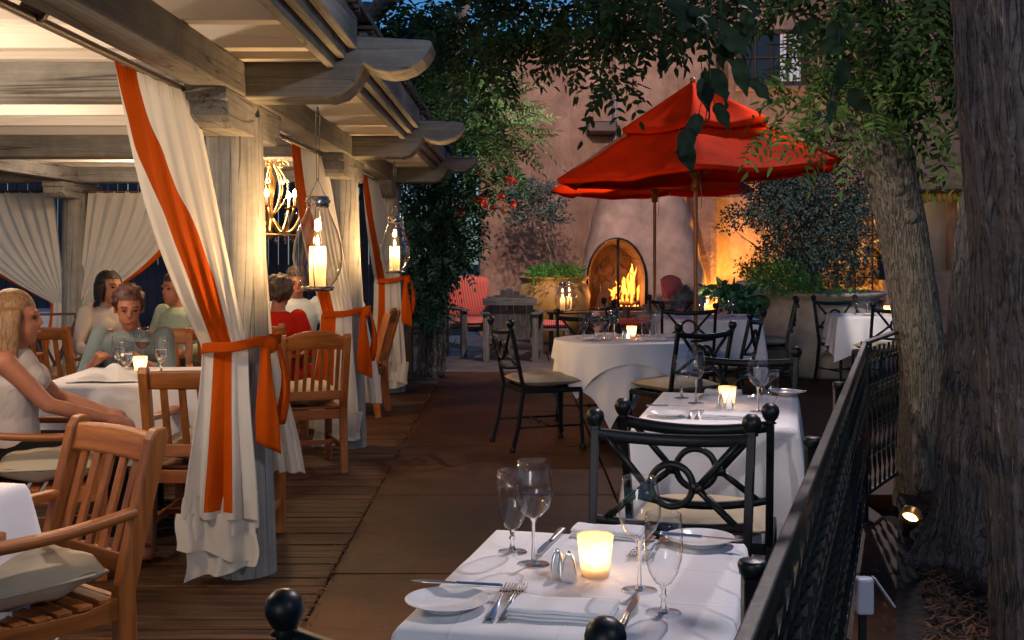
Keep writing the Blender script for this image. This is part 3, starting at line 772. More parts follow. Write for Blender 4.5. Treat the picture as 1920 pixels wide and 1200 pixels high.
# end wall of the pergola: a pair tied to the middle post, hung across
curtain('white curtain with orange edge at the back of the pergola, left of its corner post', (-5.75, 11.8, 2.0), (-4.60, 11.8, 2.0), (-4.55, 11.78), (-4.55, 11.75), .14, seed=3.3, sash=False, stripe=(.0, .07), n=10, flat=True, out=Vector((0, -1, 0)), ztie=.88, drape=.3, group='curtains at the back of the pergola', w_bot=.3)
curtain('white curtain with orange edge at the back of the pergola, right of its corner post', (-3.30, 11.8, 2.0), (-4.26, 11.8, 2.0), (-4.28, 11.78), (-4.28, 11.75), .14, seed=5.3, side=-1, sash=False, stripe=(.0, .07), n=9, flat=True, out=Vector((0, -1, 0)), ztie=.88, drape=.3, group='curtains at the back of the pergola', w_bot=.3)

# ------------------------------------------------------------------ hanging lanterns
def lantern(label, hook, ztop=1.668, zbot=1.258, hang=True, group=None, power=3.0):
    root = thing('candle_lantern', label, 'lantern', (hook[0], hook[1], zbot), 0, group)
    H = ztop - zbot; r = .108
    prof = [(.062, .02), (.085, .05), (.102, .095), (r, .145), (.103, .2), (.088, .255), (.066, .31), (.05, .345), (.044, .375), (.045, H - .01)]
    MB().lathe(prof, n=40).build('glass_body', M['lglass'], root)
    b = MB(); b.lathe([(.0, H), (.044, H), (.05, H - .004), (.05, H - .045), (.047, H - .05)], n=32)
    for k in range(12):
        a = 2 * PI * k / 12; b.ball((.05 * math.cos(a), .05 * math.sin(a), H - .024), .008, 6)
    b.build('collar', M['collar'], root)
    b = MB(); b.lathe([(.0, .018), (.07, .018), (.072, .008), (.066, 0), (0, 0)], n=32)
    for a in (PI / 2, -PI / 2):
        ca, sa = math.cos(a), math.sin(a); b.tube([(ca * .07, sa * .07, .01)] + [(ca * (rr_ + .004), sa * (rr_ + .004), zz) for rr_, zz in prof[1:]] , .0022, 6)
    b.build('base_ring', M['collar'], root)
    rr_ = random.Random(hash(label) % 99)
    b = MB(); b.lathe([(0, .02), (.036, .02), (.037, .1), (.036, .185), (.034, .192), (.02, .188), (0, .186)], n=24); b.build('candle', M['wax'], root)
    b = MB(); b.lathe([(0, -.012), (.006, -.006), (.0085, .004), (.006, .018), (.0025, .03), (0, .038)], (0, 0, .205), n=10); b.build('candle_flame', M['flame'], root)
    if hang:
        L = 2.06 - zbot
        b = MB(); b.tube([(-.048, 0, H - .03), (-.012, 0, H + .05), (0, 0, H + .075)], .002, 6); b.tube([(.048, 0, H - .03), (.012, 0, H + .05), (0, 0, H + .075)], .002, 6)
        b.tube([(-.004, 0, H + .07), (-.009, 0, L - .06), (0, 0, L)], .0016, 5); b.tube([(.004, 0, H + .07), (.010, 0, L - .06), (0, 0, L)], .0016, 5)
        b.tube([(.008 * math.cos(a), 0, L - .035 + .012 * math.sin(a)) for a in [i * .7 for i in range(10)]], .002, 5)
        b.build('hanger', M['collar'], root)
    light('POINT', (0, 0, .15), power * .045, (1, .66, .34), .012, parent=root)  # extra light inside the wax, added to make the candle glow
    light('POINT', (0, 0, .222), power, (1, .60, .26), .018, parent=root)
    return root
lantern('nearest glass lantern hung by a wire from the closest scrolled beam', (-.845, 5.1), power=23)
lantern('smaller looking glass lantern hung from the second scrolled beam', (-.84, 8.4), power=23)
b = MB(); b.tube([(-.83 + .02 * math.cos(a), 11.62, 2.04 + .025 * math.sin(a)) for a in [i * .6 - .5 for i in range(9)]], .004, 6)
tag(b.build('hook', M['collar']), 'small empty wire hook under the farthest scrolled beam', 'hook')

# ------------------------------------------------------------------ chandelier
def chandelier(label, loc, power):
    root = thing('chandelier', label, 'chandelier', loc)
    b = MB(); b.tube([(0, 0, -.1), (0, 0, .62)], .008, 8); b.lathe([(0, -.14), (.03, -.1), (.012, -.05), (.035, 0), (.015, .06), (.02, .2), (.045, .3), (.01, .38), (0, .4)], n=16)
    b.build('stem', M['brass'], root)
    bulbs = []
    for k in range(7):
        a = 2 * PI * k / 7 + .3; c, s_ = math.cos(a), math.sin(a); P = []
        for i in range(17):
            q = i / 16; r_ = .02 + .235 * q; z = .02 - .11 * math.sin(PI * q * 1.0) + .10 * q ** 3; P.append((c * r_, s_ * r_, z))
        ab = MB(); ab.tube(P, .009, 6)
        P = [(c * (.02 + .11 * math.sin(q * PI)), s_ * (.02 + .11 * math.sin(q * PI)), .05 + .42 * q) for q in [i / 12 for i in range(13)]]; ab.tube(P, .004, 6)
        # scroll at the top
        P = [(c * (.09 + (.05 - .004 * i) * math.cos(i * .55)), s_ * (.09 + (.05 - .004 * i) * math.cos(i * .55)), .44 + (.05 - .004 * i) * math.sin(i * .55)) for i in range(12)]; ab.tube(P, .004, 6)
        ab.lathe([(0, 0), (.03, .005), (.034, .014)], (c * .255, s_ * .255, .105), 12); ab.build('arm', M['brass'], root)
        cb = MB(); cb.lathe([(.011, 0), (.011, .07), (0, .072)], (c * .255, s_ * .255, .115), 10); cb.build('candle_sleeve', M['wax'], root)
        bb = MB(); bb.lathe([(.006, 0), (.018, .018), (.017, .034), (.005, .058), (0, .062)], (c * .255, s_ * .255, .185), 10); bb.build('bulb', M['bulb'], root)
        for z_, r_, q in ((-.0, .26, 1.3), (-.05, .2, 1.3), (-.04, .12, 1.2), (.36, .13, 1), (.2, .1, 1), (.1, .2, 1)):
            db = MB(); db.lathe([(0, -.045 * q), (.012 * q, -.03 * q), (.006 * q, .0), (0, .01)], (c * r_, s_ * r_, z_ - .03), 6); db.build('crystal', M['glass'], root)
    for k in range(16):
        a = 2 * PI * k / 16; db = MB(); db.lathe([(0, -.055), (.013, -.035), (.006, .0), (0, .01)], (.2 * math.cos(a), .2 * math.sin(a), -.115), 6); db.build('crystal', M['glass'], root)
    rb = MB(); rb.tube([(.2 * math.cos(a * PI / 16), .2 * math.sin(a * PI / 16), -.10) for a in range(33)], .005, 6)
    rb.tube([(.0, 0, .62), (0, 0, 2.2 - loc[2])], .004, 6); rb.build('lower_ring', M['brass'], root)
    light('POINT', (0, 0, .30), power, (1, .62, .32), .12, parent=root)
    return root
chandelier('crystal chandelier with scrolled arms and lit bulbs behind the nearest post', (-1.87, 9.1, 1.64), 45)
# ------------------------------------------------------------------ chairs
def pillow(w_, d_, h_, c=(0, 0, 0), p=3.2, nu=22, piping=True, wob=.006, seed=0):
    b = MB(); c = Vector(c)
    def top(sgn):
        def f(u, v):
            x, y = u * 2 - 1, v * 2 - 1
            k = max(0, (1 - abs(x) ** p) * (1 - abs(y) ** p)) ** .45
            # rounded corners
            xx = x * (1 - .05 * y * y); yy = y * (1 - .05 * x * x)
            return c + Vector((xx * w_ / 2, yy * d_ / 2, sgn * h_ / 2 * k + wob * mnoise.noise(Vector((x * 2.2, y * 2.2, sgn + seed)))))
        return f
    b.grid(top(1), nu, nu); b.grid(top(-1), nu, nu)
    if piping:
        P = []
        for i in range(41):
            a = 2 * PI * i / 40; q = max(abs(math.cos(a)), abs(math.sin(a))); x, y = math.cos(a) / q, math.sin(a) / q
            P.append(c + Vector((x * (1 - .05 * y * y) * w_ / 2, y * (1 - .05 * x * x) * d_ / 2, 0)))
        b.tube(P, .005, 6, cap=False)
    return b

def iron_chair(label, loc, rz):
    t = thing('iron_chair', label, 'chair', loc, rz, 'black wrought iron patio chairs')
    def yb(z): return -.215 - .0 if z < .45 else -.215 - (z - .45) * .22
    for s_ in (-1, 1):
        b = MB(); P = [(s_ * .245, -.30, 0), (s_ * .24, -.25, .2), (s_ * .235, -.215, .44), (s_ * .24, yb(.65), .65), (s_ * .245, yb(.88), .88)]
        b.tube(P, [.019, .018, .018, .018, .018], 4, sq=True)
        b.tube([(s_ * .245, -.30, 0), (s_ * .245, -.30, .035)], [.024, .02], 10)
        b.build('rear_stile', M['iron'], t, bevel=.003)
        MB().lathe([(.012, -.03), (.022, -.026), (.014, -.02), (.02, -.014), (.029, .004), (.030, .014), (.026, .028), (.014, .038), (0, .04)], (s_ * .245, yb(.9), .895), 18).build('finial', M['iron'], t)
        b = MB(); b.tube([(s_ * .235, .235, 0), (s_ * .23, .225, .22), (s_ * .225, .22, .43)], [.016, .016, .017], 4, sq=True); b.tube([(s_ * .235, .235, 0), (s_ * .235, .235, .035)], [.024, .019], 10)
        b.build('front_leg', M['iron'], t, bevel=.003)
    def rail(z, sag, h):
        b = MB(); n = 16
        for k in range(2): pass
        P = []
        def f(u, v):
            a = v * 2 * PI; x = lerp(-.232, .232, u); q = 1 - (2 * u - 1) ** 2
            hh = h / 2; dd = .011
            sx = max(-1, min(1, 1.5 * math.cos(a))) * dd; sz = max(-1, min(1, 1.5 * math.sin(a))) * hh
            return (x, yb(z) - .035 * q + sx, z - sag * q + sz)
        b.grid(f, 20, 8); return b
    rail(.855, .016, .036).build('top_rail', M['iron'], t)
    rail(.60, .022, .024).build('lower_rail', M['iron'], t)
    sp = MB(); yy = lambda x, z: yb(z) - .03 * (1 - (x / .235) ** 2)
    sp.tube([(.066 * math.cos(a), yy(0, .705), .705 + .066 * math.sin(a)) for a in [i * PI / 14 for i in range(29)]], .0115, 8, cap=False)
    for s_ in (-1, 1):
        k = (s_ * .08, .70)
        for e in ((s_ * .205, .845), (s_ * .2, .60)):
            sp.tube([(k[0], yy(k[0], k[1]), k[1]), ((k[0] + e[0]) / 2, yy((k[0] + e[0]) / 2, (k[1] + e[1]) / 2), (k[1] + e[1]) / 2), (e[0], yy(e[0], e[1]), e[1])], .0115, 8)
        sp.tube([(s_ * .068, yy(0, .7) - .002, .70), (s_ * .098, yy(.09, .7) - .002, .70)], .0185, 10)
    sp.build('ring_splat', M['iron'], t)
    fr = MB(); fr.bar((-.235, -.21, .425), (.235, -.21, .425), .02, .035); fr.bar((-.225, .225, .425), (.225, .225, .425), .02, .035)
    for s_ in (-1, 1): fr.bar((s_ * .235, -.2, .425), (s_ * .226, .215, .425), .02, .035)
    for i in range(5): fr.bar((-.16 + .08 * i, -.2, .427), (-.16 + .08 * i, .215, .427), .02, .006)
    fr.build('seat_frame', M['iron'], t, bevel=.003)
    st = MB()
    for s_ in (-1, 1): st.tube([(s_ * .238, -.26, .17), (s_ * .1, -.02, .165), (s_ * .232, .228, .17)] if 0 else [(s_ * .238, -.258, .17), (s_ * .233, .228, .17)], .008, 6)
    st.tube([(-.235, -.01, .17), (.235, -.01, .17)], .008, 6); st.ball((0, -.01, .17), .017, 10, (1.6, 1, 1))
    st.build('stretcher', M['iron'], t)
    pillow(.46, .46, .085, (0, .005, .485), seed=random.random() * 9).build('cushion', M['cush'], t)
    return t
IC0 = iron_chair('black iron chair facing the camera on the far side of the nearest table', (0.575, 3.43, 0), 0)
def yaw_from(fx, fy): return face_to(fx, fy)
def place_iron(label, x, y, fx, fy, first=[True]):
    if first[0]:
        first[0] = False; IC0['label'] = label; IC0.location = (x, y, 0); IC0.rotation_euler[2] = face_to(fx, fy); return IC0
    return dup(IC0, label, (x, y, 0), face_to(fx, fy))
UX, UY = .27, .963
# backs are ~.3 m behind the chair origin
def by_back(label, bx, by, fx, fy):
    l = math.hypot(fx, fy); fx /= l; fy /= l
    return place_iron(label, bx + fx * .31, by + fy * .31, fx, fy)
by_back('black iron chair facing the camera at the far side of the nearest table', .50, 3.67, -UX, -UY)
by_back('black iron chair, back to the camera, at the near side of the second table', .615, 3.93, UX, UY)
by_back('black iron chair at the bottom of the frame, only its round finials showing', -.105, 1.70, UX, UY)
by_back('black iron chair facing the camera at the far side of the second square table', 1.225, 6.1, -UX, -UY)
place_iron('black iron chair seen side-on at the left of the round table, on the walkway', .215, 8.58, .95, .3)
by_back('black iron chair at the right front of the round table, wide cushion showing', 1.32, 8.0, -.56, .86)
by_back('black iron chair behind the round table, in front of the red striped footstool', .62, 9.75, .0, -1)
by_back('black iron chair seen edge-on in front of the fireplace opening', .96, 11.6, 1, .12)
by_back('black iron chair at the near side of the umbrella table, beyond the round table', 1.62, 10.75, .05, 1)
by_back('black iron chair facing the camera behind the orange umbrella pole', 1.72, 12.6, .0, -1)
by_back('black iron chair turned sideways just before the right edge of the umbrella table', 1.98, 9.5, -.93, .42)
by_back('black iron chair standing edge-on directly against the big stone urn', 2.90, 12.0, -1, .22)
by_back('black iron chair left of the small far table, in front of the big stone urn', 3.45, 12.55, .25, -1)
by_back('black iron chair half hidden by the leaning tree at the small far table', 3.62, 11.0, -.1, 1)

def wooden_chair(label, loc, rz, arch=False, arms=True, cushion=True, w_=.56, group='teak dining chairs on the deck', tone=None):
    t = thing('wooden_chair', label, 'chair', loc, rz, group); hw = w_ / 2 - .03
    tz, tx, ty = (M['dark_z'], M['dark_x'], M['dark_y']) if tone == 'dark' else (M['teak_z'], M['teak_x'], M['teak_y'])
    def yb(z): return -.235 - max(0, z - .42) * .24
    for s_ in (-1, 1):
        b = MB(); o = [(-.25, 0), (-.21, .2), (-.205, .42), (yb(.6) + .03, .6), (yb(.88) + .03, .865), (yb(.9) + .015, .895), (yb(.9) - .02, .9), (yb(.88) - .035, .87), (yb(.6) - .03, .6), (-.265, .42), (-.275, .2), (-.30, 0)]
        b.prism(o, s_ * hw - .022, s_ * hw + .022, 'x'); b.build('rear_stile', tz, t, bevel=.006)
        b = MB(); b.bar((s_ * hw, .24, 0), (s_ * hw, .24, .62 if arms else .42), .045, .05, up=(0, 1, 0)); b.build('front_leg', tz, t, bevel=.004)
        if arms:
            b = MB()
            def af(u, v, s_=s_):
                a = v * 2 * PI; q = u; y = lerp(-.27, .29, q); wd = lerp(.022, .034, smooth(q)); z = .635 + .018 * (1 - q) - .012 * math.sin(PI * q)
                sx = max(-1, min(1, 1.5 * math.cos(a))) * wd; sz = max(-1, min(1, 1.5 * math.sin(a))) * .014
                return (s_ * (hw + .015 * math.sin(PI * q)) + sx, y, z + sz)
            b.grid(af, 16, 12)
            e = [af(0, k / 12) for k in range(12)]; b.add(e, [tuple(range(12))]); e = [af(1, k / 12) for k in range(12)]; b.add(e, [tuple(range(12))])
            b.build('armrest', ty, t)
    n = 14
    b = MB()       # top rail
    def tr(u, v):
        a = v * 2 * PI; x = lerp(-hw + .018, hw - .018, u); q = 1 - (2 * u - 1) ** 2; up = (.045 * q if arch else .006 * q)
        dz = max(-1, min(1, 1.5 * math.sin(a))); z = .835 + (up if dz > 0 else up * .25) + dz * .042; return (x, yb(z) - .012 * q + max(-1, min(1, 1.5 * math.cos(a))) * .014, z)
    b.grid(tr, 16, 12); b.build('top_rail', tx, t)
    b = MB(); b.bar((-hw + .02, yb(.5), .50), (hw - .02, yb(.5), .50), .024, .06); b.build('lower_rail', tx, t, bevel=.004)
    ns = 7 if arch else 5
    for i in range(ns):
        x = lerp(-hw, hw, (i + 1) / (ns + 1)); b = MB(); b.bar((x, yb(.5), .525), (x, yb(.8) - .008, .80), .034 if not arch else .024, .014, up=(0, 1, 0)); b.build('back_slat', tz, t, bevel=.003)
    for s_ in (-1, 1):
        b = MB(); b.prism([(-.21, .345), (.22, .345), (.22, .415), (.05, .40), (-.1, .395), (-.21, .415)], s_ * hw - .013, s_ * hw + .013, 'x'); b.build('side_rail', ty, t, bevel=.003)
    b = MB(); b.bar((-hw + .022, .24, .38), (hw - .022, .24, .38), .024, .065); b.build('front_rail', tx, t, bevel=.003)
    b = MB(); b.bar((-hw + .022, -.235, .375), (hw - .022, -.235, .375), .024, .06); b.build('rear_rail', tx, t, bevel=.003)
    for i in range(7):
        y = -.17 + i * .066; b = MB(); z = .418 - .016 * math.sin(PI * (i + 1) / 8); b.bar((-hw - .012, y, z), (hw + .012, y, z), .046, .014); b.build('seat_slat', tx, t, bevel=.003)
    b = MB(); b.bar((-hw, -.22, .16), (-hw, .22, .16), .02, .035); b.bar((hw, -.22, .16), (hw, .22, .16), .02, .035); b.bar((-hw, .0, .16), (hw, .0, .16), .02, .03); b.build('stretcher', tx, t, bevel=.003)
    if cushion: pillow(w_ - .07, .45, .15, (0, .02, .49), p=2.6, wob=.02, seed=3).build('cushion', M['cush'], t)
    return t
W1 = wooden_chair('teak armchair in the left foreground, turned towards the camera with a plump beige cushion', (-1.47, 3.44, 0), face_to(-.62, -.78), w_=.49)
W3 = wooden_chair('teak armchair the blonde woman sits in, at the left edge', (-2.08, 5.28, 0), face_to(.93, .25), w_=.57)
def wch(label, x, y, fx, fy): return dup(W3, label, (x, y, 0), face_to(fx, fy))
wch('teak armchair with its back to the camera, half hidden by the nearest curtain', -1.43, 5.72, .0, 1)
wch('teak armchair the man in the grey blue shirt sits in', -2.35, 7.55, .25, -1)
wch('teak chair at the far left behind the man in the grey blue shirt', -3.35, 8.6, .1, 1)
wch('teak chair right of the man in the grey blue shirt, beside the curtain', -2.22, 8.55, -.1, 1)
wch('teak armchair cut by the left edge of the frame, only its upright showing', -1.68, 2.98, -.1, 1)
wch('teak armchair of the guest in red, seen from behind', -1.86, 8.75, .1, 1)
W2 = wooden_chair('teak chair with arched top and thin slats, below the nearest hanging lantern', (-1.36, 7.7, 0), face_to(-.35, .94), arch=True, arms=False, w_=.47)
dup(W2, 'dark side-on teak chair between the second and third posts', (-1.38, 10.15, 0), face_to(-1, .1))

# ------------------------------------------------------------------ tables and cloths
def rect_r(a, hx, hy): return min(hx / max(1e-6, abs(math.cos(a))), hy / max(1e-6, abs(math.sin(a))))
def cloth(name, label, c, rz, top, size, H=.75, mat_=None, seed=0, crot=0, wave=.02, flare=.05, off=0, group=None, hz=None, n=288):
    """top: ('rect', hx, hy) or ('round', r); size: half sizes of the cloth"""
    b = MB(); NS = 22
    rt = (lambda a: rect_r(a, top[1], top[2])) if top[0] == 'rect' else (lambda a: top[1])
    P = []; rings = 10
    ang = [2 * PI * i / n for i in range(n)]
    if top[0] == 'rect':
        ca = math.atan2(top[2], top[1])
        for k, a in enumerate([ca, PI - ca, PI + ca, 2 * PI - ca]): 
            i = min(range(n), key=lambda j: abs(ang[j] - a)); ang[i] = a
    P.append(Vector((0, 0, H + off)))
    for j in range(1, rings + 1):
        for a in ang: r = rt(a) * j / rings * (1 if j < rings else 1); P.append(Vector((r * math.cos(a), r * math.sin(a), H + off - (.0015 if j == rings else 0) + .0008 * math.sin(a * 5 + j))))
    for j in range(1, NS + 1):
        for a in ang:
            r = rt(a) + .006 + off; L = max(.05, rect_r(a - crot, *size) - rt(a)); s_ = L * j / NS
            dirn = Vector((math.cos(a), math.sin(a), 0))
            if top[0] == 'rect':      # hang square to the side it falls from
                if abs(r * math.cos(a)) > top[1] - 1e-4 and abs(r * math.sin(a)) <= top[2]: nr = Vector((math.copysign(1, math.cos(a)), 0, 0))
                else: nr = Vector((0, math.copysign(1, math.sin(a)), 0))
                corner = 1 - min(1, abs(rt(a) - math.hypot(top[1], top[2])) / .07)
                nr = nr.lerp(dirn, max(0, corner) ** .7).normalized()
            else: nr = dirn; corner = 0
            q = s_ / .35; g = min(1, q)
            wv = wave * g * (math.sin(a * 9 + seed) + .5 * math.sin(a * 17 + 2 * seed + q)) + flare * (1 - math.exp(-s_ * 3)) + (.05 * corner * g if top[0] == 'rect' else 0)
            z = H + off - max(0, s_ - .006)
            P.append(dirn * r + nr * wv + Vector((0, 0, z)))
    fs = [(0, 1 + i, 1 + (i + 1) % n) for i in range(n)]
    for j in range(rings + NS - 1):
        for i in range(n): fs.append((1 + j * n + i, 1 + (j + 1) * n + i, 1 + (j + 1) * n + (i + 1) % n, 1 + j * n + (i + 1) % n))
    b.add(P, fs, True)
    o = b.build(name, mat_ or M['linen'], None, loc=(c[0], c[1], 0)); o.rotation_euler[2] = rz
    return tag(o, label, 'tablecloth', group)
def table(label, c, rz, top, H=.745, legs='iron'):
    t = thing('dining_table', label, 'table', (c[0], c[1], 0), rz)
    b = MB()
    if top[0] == 'rect': b.box((0, 0, H - .016), (2 * top[1] - .01, 2 * top[2] - .01, .03))
    else: b.lathe([(0, H - .03), (top[1] - .01, H - .03), (top[1] - .008, H - .015), (top[1] - .01, H - .001), (0, H - .001)], n=48)
    b.build('tabletop', M['dark_x'], t)
    b = MB(); b.tube([(0, 0, .03), (0, 0, H - .03)], .035, 12)
    for k in range(4):
        a = PI / 4 + k * PI / 2; b.bar((0, 0, .05), (.3 * math.cos(a), .3 * math.sin(a), .02), .05, .03)
    b.build('pedestal', M['iron'], t)
    return t
TW = .17
T1c = Vector((.115 + .035, 2.475)); T1rz = -.232
def l2w(c, rz, x, y): return (c[0] + x * math.cos(rz) - y * math.sin(rz), c[1] + x * math.sin(rz) + y * math.cos(rz))
T1c = ((-.013 + .570 - .235 + .348) / 4, (2.90 + 2.775 + 2.151 + 2.03) / 4); T1rz = math.atan2(-.125, .583) - .02
table('nearest dining table under a white cloth beside the railing', T1c, T1rz, ('rect', .298, .375))
cloth('tablecloth', 'white cloth over the nearest dining table, set for two, ironed creases showing', T1c, T1rz, ('rect', .30, .378), (.62, .70), seed=1, wave=.008, mat_=M['linen2'])
T2c = ((1.082 + 1.35 + .738 + .47) / 4, (4.516 + 5.5 + 5.64 + 4.656) / 4); T2rz = math.atan2(-.14, .612) - .02
table('second dining table under a white cloth beside the railing', T2c, T2rz, ('rect', .31, .50))
cloth('tablecloth', 'white cloth over the second table, lavender in shade behind the chair backs', T2c, T2rz, ('rect', .314, .505), (.88, 1.02), seed=2, wave=.012, mat_=M['linen2'])
T3c = (.83, 8.85)
table('round dining table under layered white cloths', T3c, 0, ('round', .49))
cloth('tablecloth', 'white floor-length under cloth of the round table', T3c, 0, ('round', .49), (.78, .78), seed=4, crot=R(255 - 45), wave=.022, flare=.02, H=.748)
cloth('tablecloth', 'white square top cloth of the round table, its corner hanging in a point', T3c, 0, ('round', .498), (.645, .645), seed=5, crot=R(228 - 45), wave=.014, off=.006, flare=.05, H=.748)
T4c = (1.93, 11.7)
table('dining table under the nearer orange umbrella', T4c, 0, ('rect', .45, .45))
cloth('tablecloth', 'pinkish white cloth over the table under the nearer umbrella', T4c, 0, ('rect', .455, .455), (.92, .92), seed=6, wave=.012)
T5c = (3.62, 12.0)
table('small far dining table behind the leaning tree', T5c, -.1, ('rect', .33, .33))
cloth('tablecloth', 'white cloth over the small far table beside the big urn, corner hanging low', T5c, -.1, ('rect', .334, .334), (.66, .66), seed=7, wave=.02)
T6c = (-1.93, 6.38)
table('dining table of the two guests inside the pergola', T6c, .05, ('rect', .48, .45))
cloth('tablecloth', 'cream lit cloth over the table of the guests inside the pergola', T6c, .05, ('rect', .485, .455), (.86, .86), seed=8, wave=.024)
T7c = (-1.93, 3.17)
table('table at the left edge of the frame', T7c, -.25, ('rect', .40, .40))
cloth('tablecloth', 'white cloth at the left edge with its corner hanging beside the armchair', T7c, -.25, ('rect', .405, .405), (.82, .82), seed=9, wave=.02)
T8c = (-5.0, 12.9)
table('dining table outside the back of the pergola', T8c, 0, ('rect', .7, .4))
cloth('tablecloth', 'violet tinted white cloth on the table beyond the pergola curtains', T8c, 0, ('rect', .705, .405), (.95, .65), seed=10, wave=.02)
b = MB(); b.lathe([(.03, 0), (.05, .01), (.085, .06), (.088, .062), (.082, .06), (.045, .014), (0, .012)], n=24)
tag(b.build('bowl', M['china'], loc=(-5.33, 12.9, .752)), 'white bowl on the table beyond the pergola curtains', 'bowl')
T9c = (-2.6, 9.7)
table('dining table at the back of the pergola deck', T9c, 0, ('rect', .45, .4))
cloth('tablecloth', 'cream cloth on the table at the back of the pergola deck', T9c, 0, ('rect', .455, .405), (.75, .7), seed=12, wave=.02)

# ------------------------------------------------------------------ tableware
ZT = .7535
def wine_glass(label, p, h=.231, r=.044, group='wine glasses', wine_=False):
    k = h / .231
    t = thing('wine_glass', label, 'glass', (p[0], p[1], p[2] if len(p) > 2 else ZT), 0, group)
    q = r / .044
    MB().lathe([(.004, .102 * k), (.018 * q, .108 * k), (.034 * q, .126 * k), (.0425 * q, .150 * k), (.044 * q, .168 * k), (.042 * q, .19 * k), (.0375 * q, .213 * k), (.034 * q, .231 * k), (.0332 * q, .231 * k), (.0332 * q, .2295 * k)], n=32).build('bowl', M['glass'], t)
    MB().lathe([(0, .0045), (.012, .0045), (.034, .0022), (.0365, .0012), (.0365, 0), (0, 0)], n=32).build('foot', M['glass'], t)
    MB().lathe([(.009, .0045), (.0045, .012), (.0036, .05), (.004, .092), (.009, .1035)], n=12).build('stem', M['solid_glass'], t)
    if wine_: MB().lathe([(0, .106), (.017, .110), (.032, .127), (.0405, .148), (0, .148)], n=24).build('wine', M['wine'], t)
    return t
def goblet(label, p, h=.19, water=False):
    k = h / .19
    t = thing('water_goblet', label, 'glass', (p[0], p[1], p[2] if len(p) > 2 else ZT), 0, 'water goblets')
    MB().lathe([(.005, .052 * k), (.016, .058 * k), (.028, .078 * k), (.0355, .105 * k), (.0375, .13 * k), (.0365, .155 * k), (.034, .19 * k), (.0332, .19 * k), (.0332, .1885 * k)], n=32).build('bowl', M['glass'], t)
    MB().lathe([(0, .005), (.012, .005), (.032, .0022), (.0345, .0012), (.0345, 0), (0, 0)], n=32).build('foot', M['glass'], t)
    MB().lathe([(.010, .005), (.006, .014), (.0045, .026), (.008, .032), (.0045, .038), (.007, .053)], n=12).build('stem', M['solid_glass'], t)
    if water: MB().lathe([(0, .054), (.015, .058), (.0265, .078), (.034, .105), (.0355, .125), (0, .125)], n=24).build('water', M['solid_glass'], t)
    return t
def votive(label, p, h=.088, r=.039, power=.7):
    t = thing('votive_candle', label, 'candle', (p[0], p[1], p[2] if len(p) > 2 else ZT), 0, 'frosted votive candles')
    MB().lathe([(0, .001), (r * .74, .001), (r * .78, .01), (r, h - .004), (r * .985, h), (r * .95, h - .002), (r * .74, .016), (0, .014)], n=36).build('frosted_cup', M['frost'], t)
    MB().lathe([(0, .016), (.019, .016), (.019, .033), (0, .034)], n=20).build('candle', M['wax'], t)
    MB().lathe([(0, 0), (.005, .004), (.0068, .011), (.004, .022), (0, .031)], (0, 0, .038), 10).build('candle_flame', M['flame'], t)
    light('POINT', (0, 0, .056), power, (1, .60, .25), .012, parent=t)
    return t
def shaker(label, p, rz, h=.066):
    b = MB()
    def f(u, v):
        a = u * 2 * PI; w_ = .0175 * (1 - v ** 2.2) ** .6 * (1.0 - .1 * v); x = w_ * math.cos(a); y = w_ * .8 * math.sin(a)
        y = max(y, -.0075 * (1 - .5 * v))
        return (x, y, v * h)
    b.grid(f, 24, 14)
    o = b.build('shaker', M['chrome'], loc=(p[0], p[1], p[2] if len(p) > 2 else ZT)); o.rotation_euler[2] = rz
    return tag(o, label, 'shaker', 'steel salt and pepper shakers')
def plate(label, p, r=.081):
    b = MB(); b.lathe([(0, .004), (.048, .004), (.056, .007), (.066, .012), (r, .017), (r + .0008, .0185), (r - .002, .0185), (.068, .0145), (.058, .009), (.05, .0065), (0, .006)], n=56)
    b.lathe([(.046, .004), (.046, 0), (.043, 0), (.043, .004)], n=40)
    return tag(b.build('bread_plate', M['china'], loc=(p[0], p[1], p[2] if len(p) > 2 else ZT)), label, 'plate', 'white bread plates')
def fork_mb():
    b = MB()   # along +Y, handle at y=-.1, tines at +.1
    def h(u, v):
        y = lerp(-.1, .045, v); wd = lerp(.0105, .0032, smooth(min(1, v * 1.5))) if v < .85 else lerp(.0032, .0115, smooth((v - .85) / .15)); z = .003 + .010 * math.exp(-((v - .72) / .3) ** 2)
        return ((u - .5) * 2 * wd, y, z + .0012 * (1 - (2 * u - 1) ** 2))
    b.grid(h, 6, 40)
    for k in range(4):
        x = -.0096 + .0064 * k
        b.tube([(x, .042, .0095), (x * 1.02, .06, .0055), (x * 1.03, .08, .004), (x * 1.03, .1, .008)], [.0022, .0021, .0018, .0008], 6, cap=False)
    return b
def knife_mb():
    b = MB()
    def h(u, v):
        a = u * 2 * PI; y = lerp(-.11, .0, v); w_ = lerp(.0095, .006, v); return (w_ * math.cos(a), y, .005 + .0042 * math.sin(a))
    b.grid(h, 12, 20); b.ball((0, -.11, .005), .0088, 10, (1, .5, .45))
    o = [(-.006, 0), (.005, .0), (.0095, .03), (.0095, .085), (.005, .108), (-.002, .115), (-.0065, .1), (-.006, .03)]
    b.prism([(x, y) for x, y in o], .0045, .0062, 'z')
    return b
FM = None
def cutlery(kind, label, p0, p1, z=ZT, tilt=0):   # p0 = handle end, p1 = tip, in world x, y
    global FM
    b = fork_mb() if kind == 'fork' else knife_mb()
    p0 = Vector((p0[0], p0[1])); p1 = Vector((p1[0], p1[1])); d = p1 - p0
    o = b.build(kind, M['chrome'], loc=((p0.x + p1.x) / 2, (p0.y + p1.y) / 2, z))
    o.rotation_euler = (tilt, 0, face_to(d.x, d.y)); s_ = min(1.1, max(.8, d.length / .205)); o.scale = (1, s_, 1)
    return tag(o, label, kind, 'steel forks' if kind == 'fork' else 'steel knives')
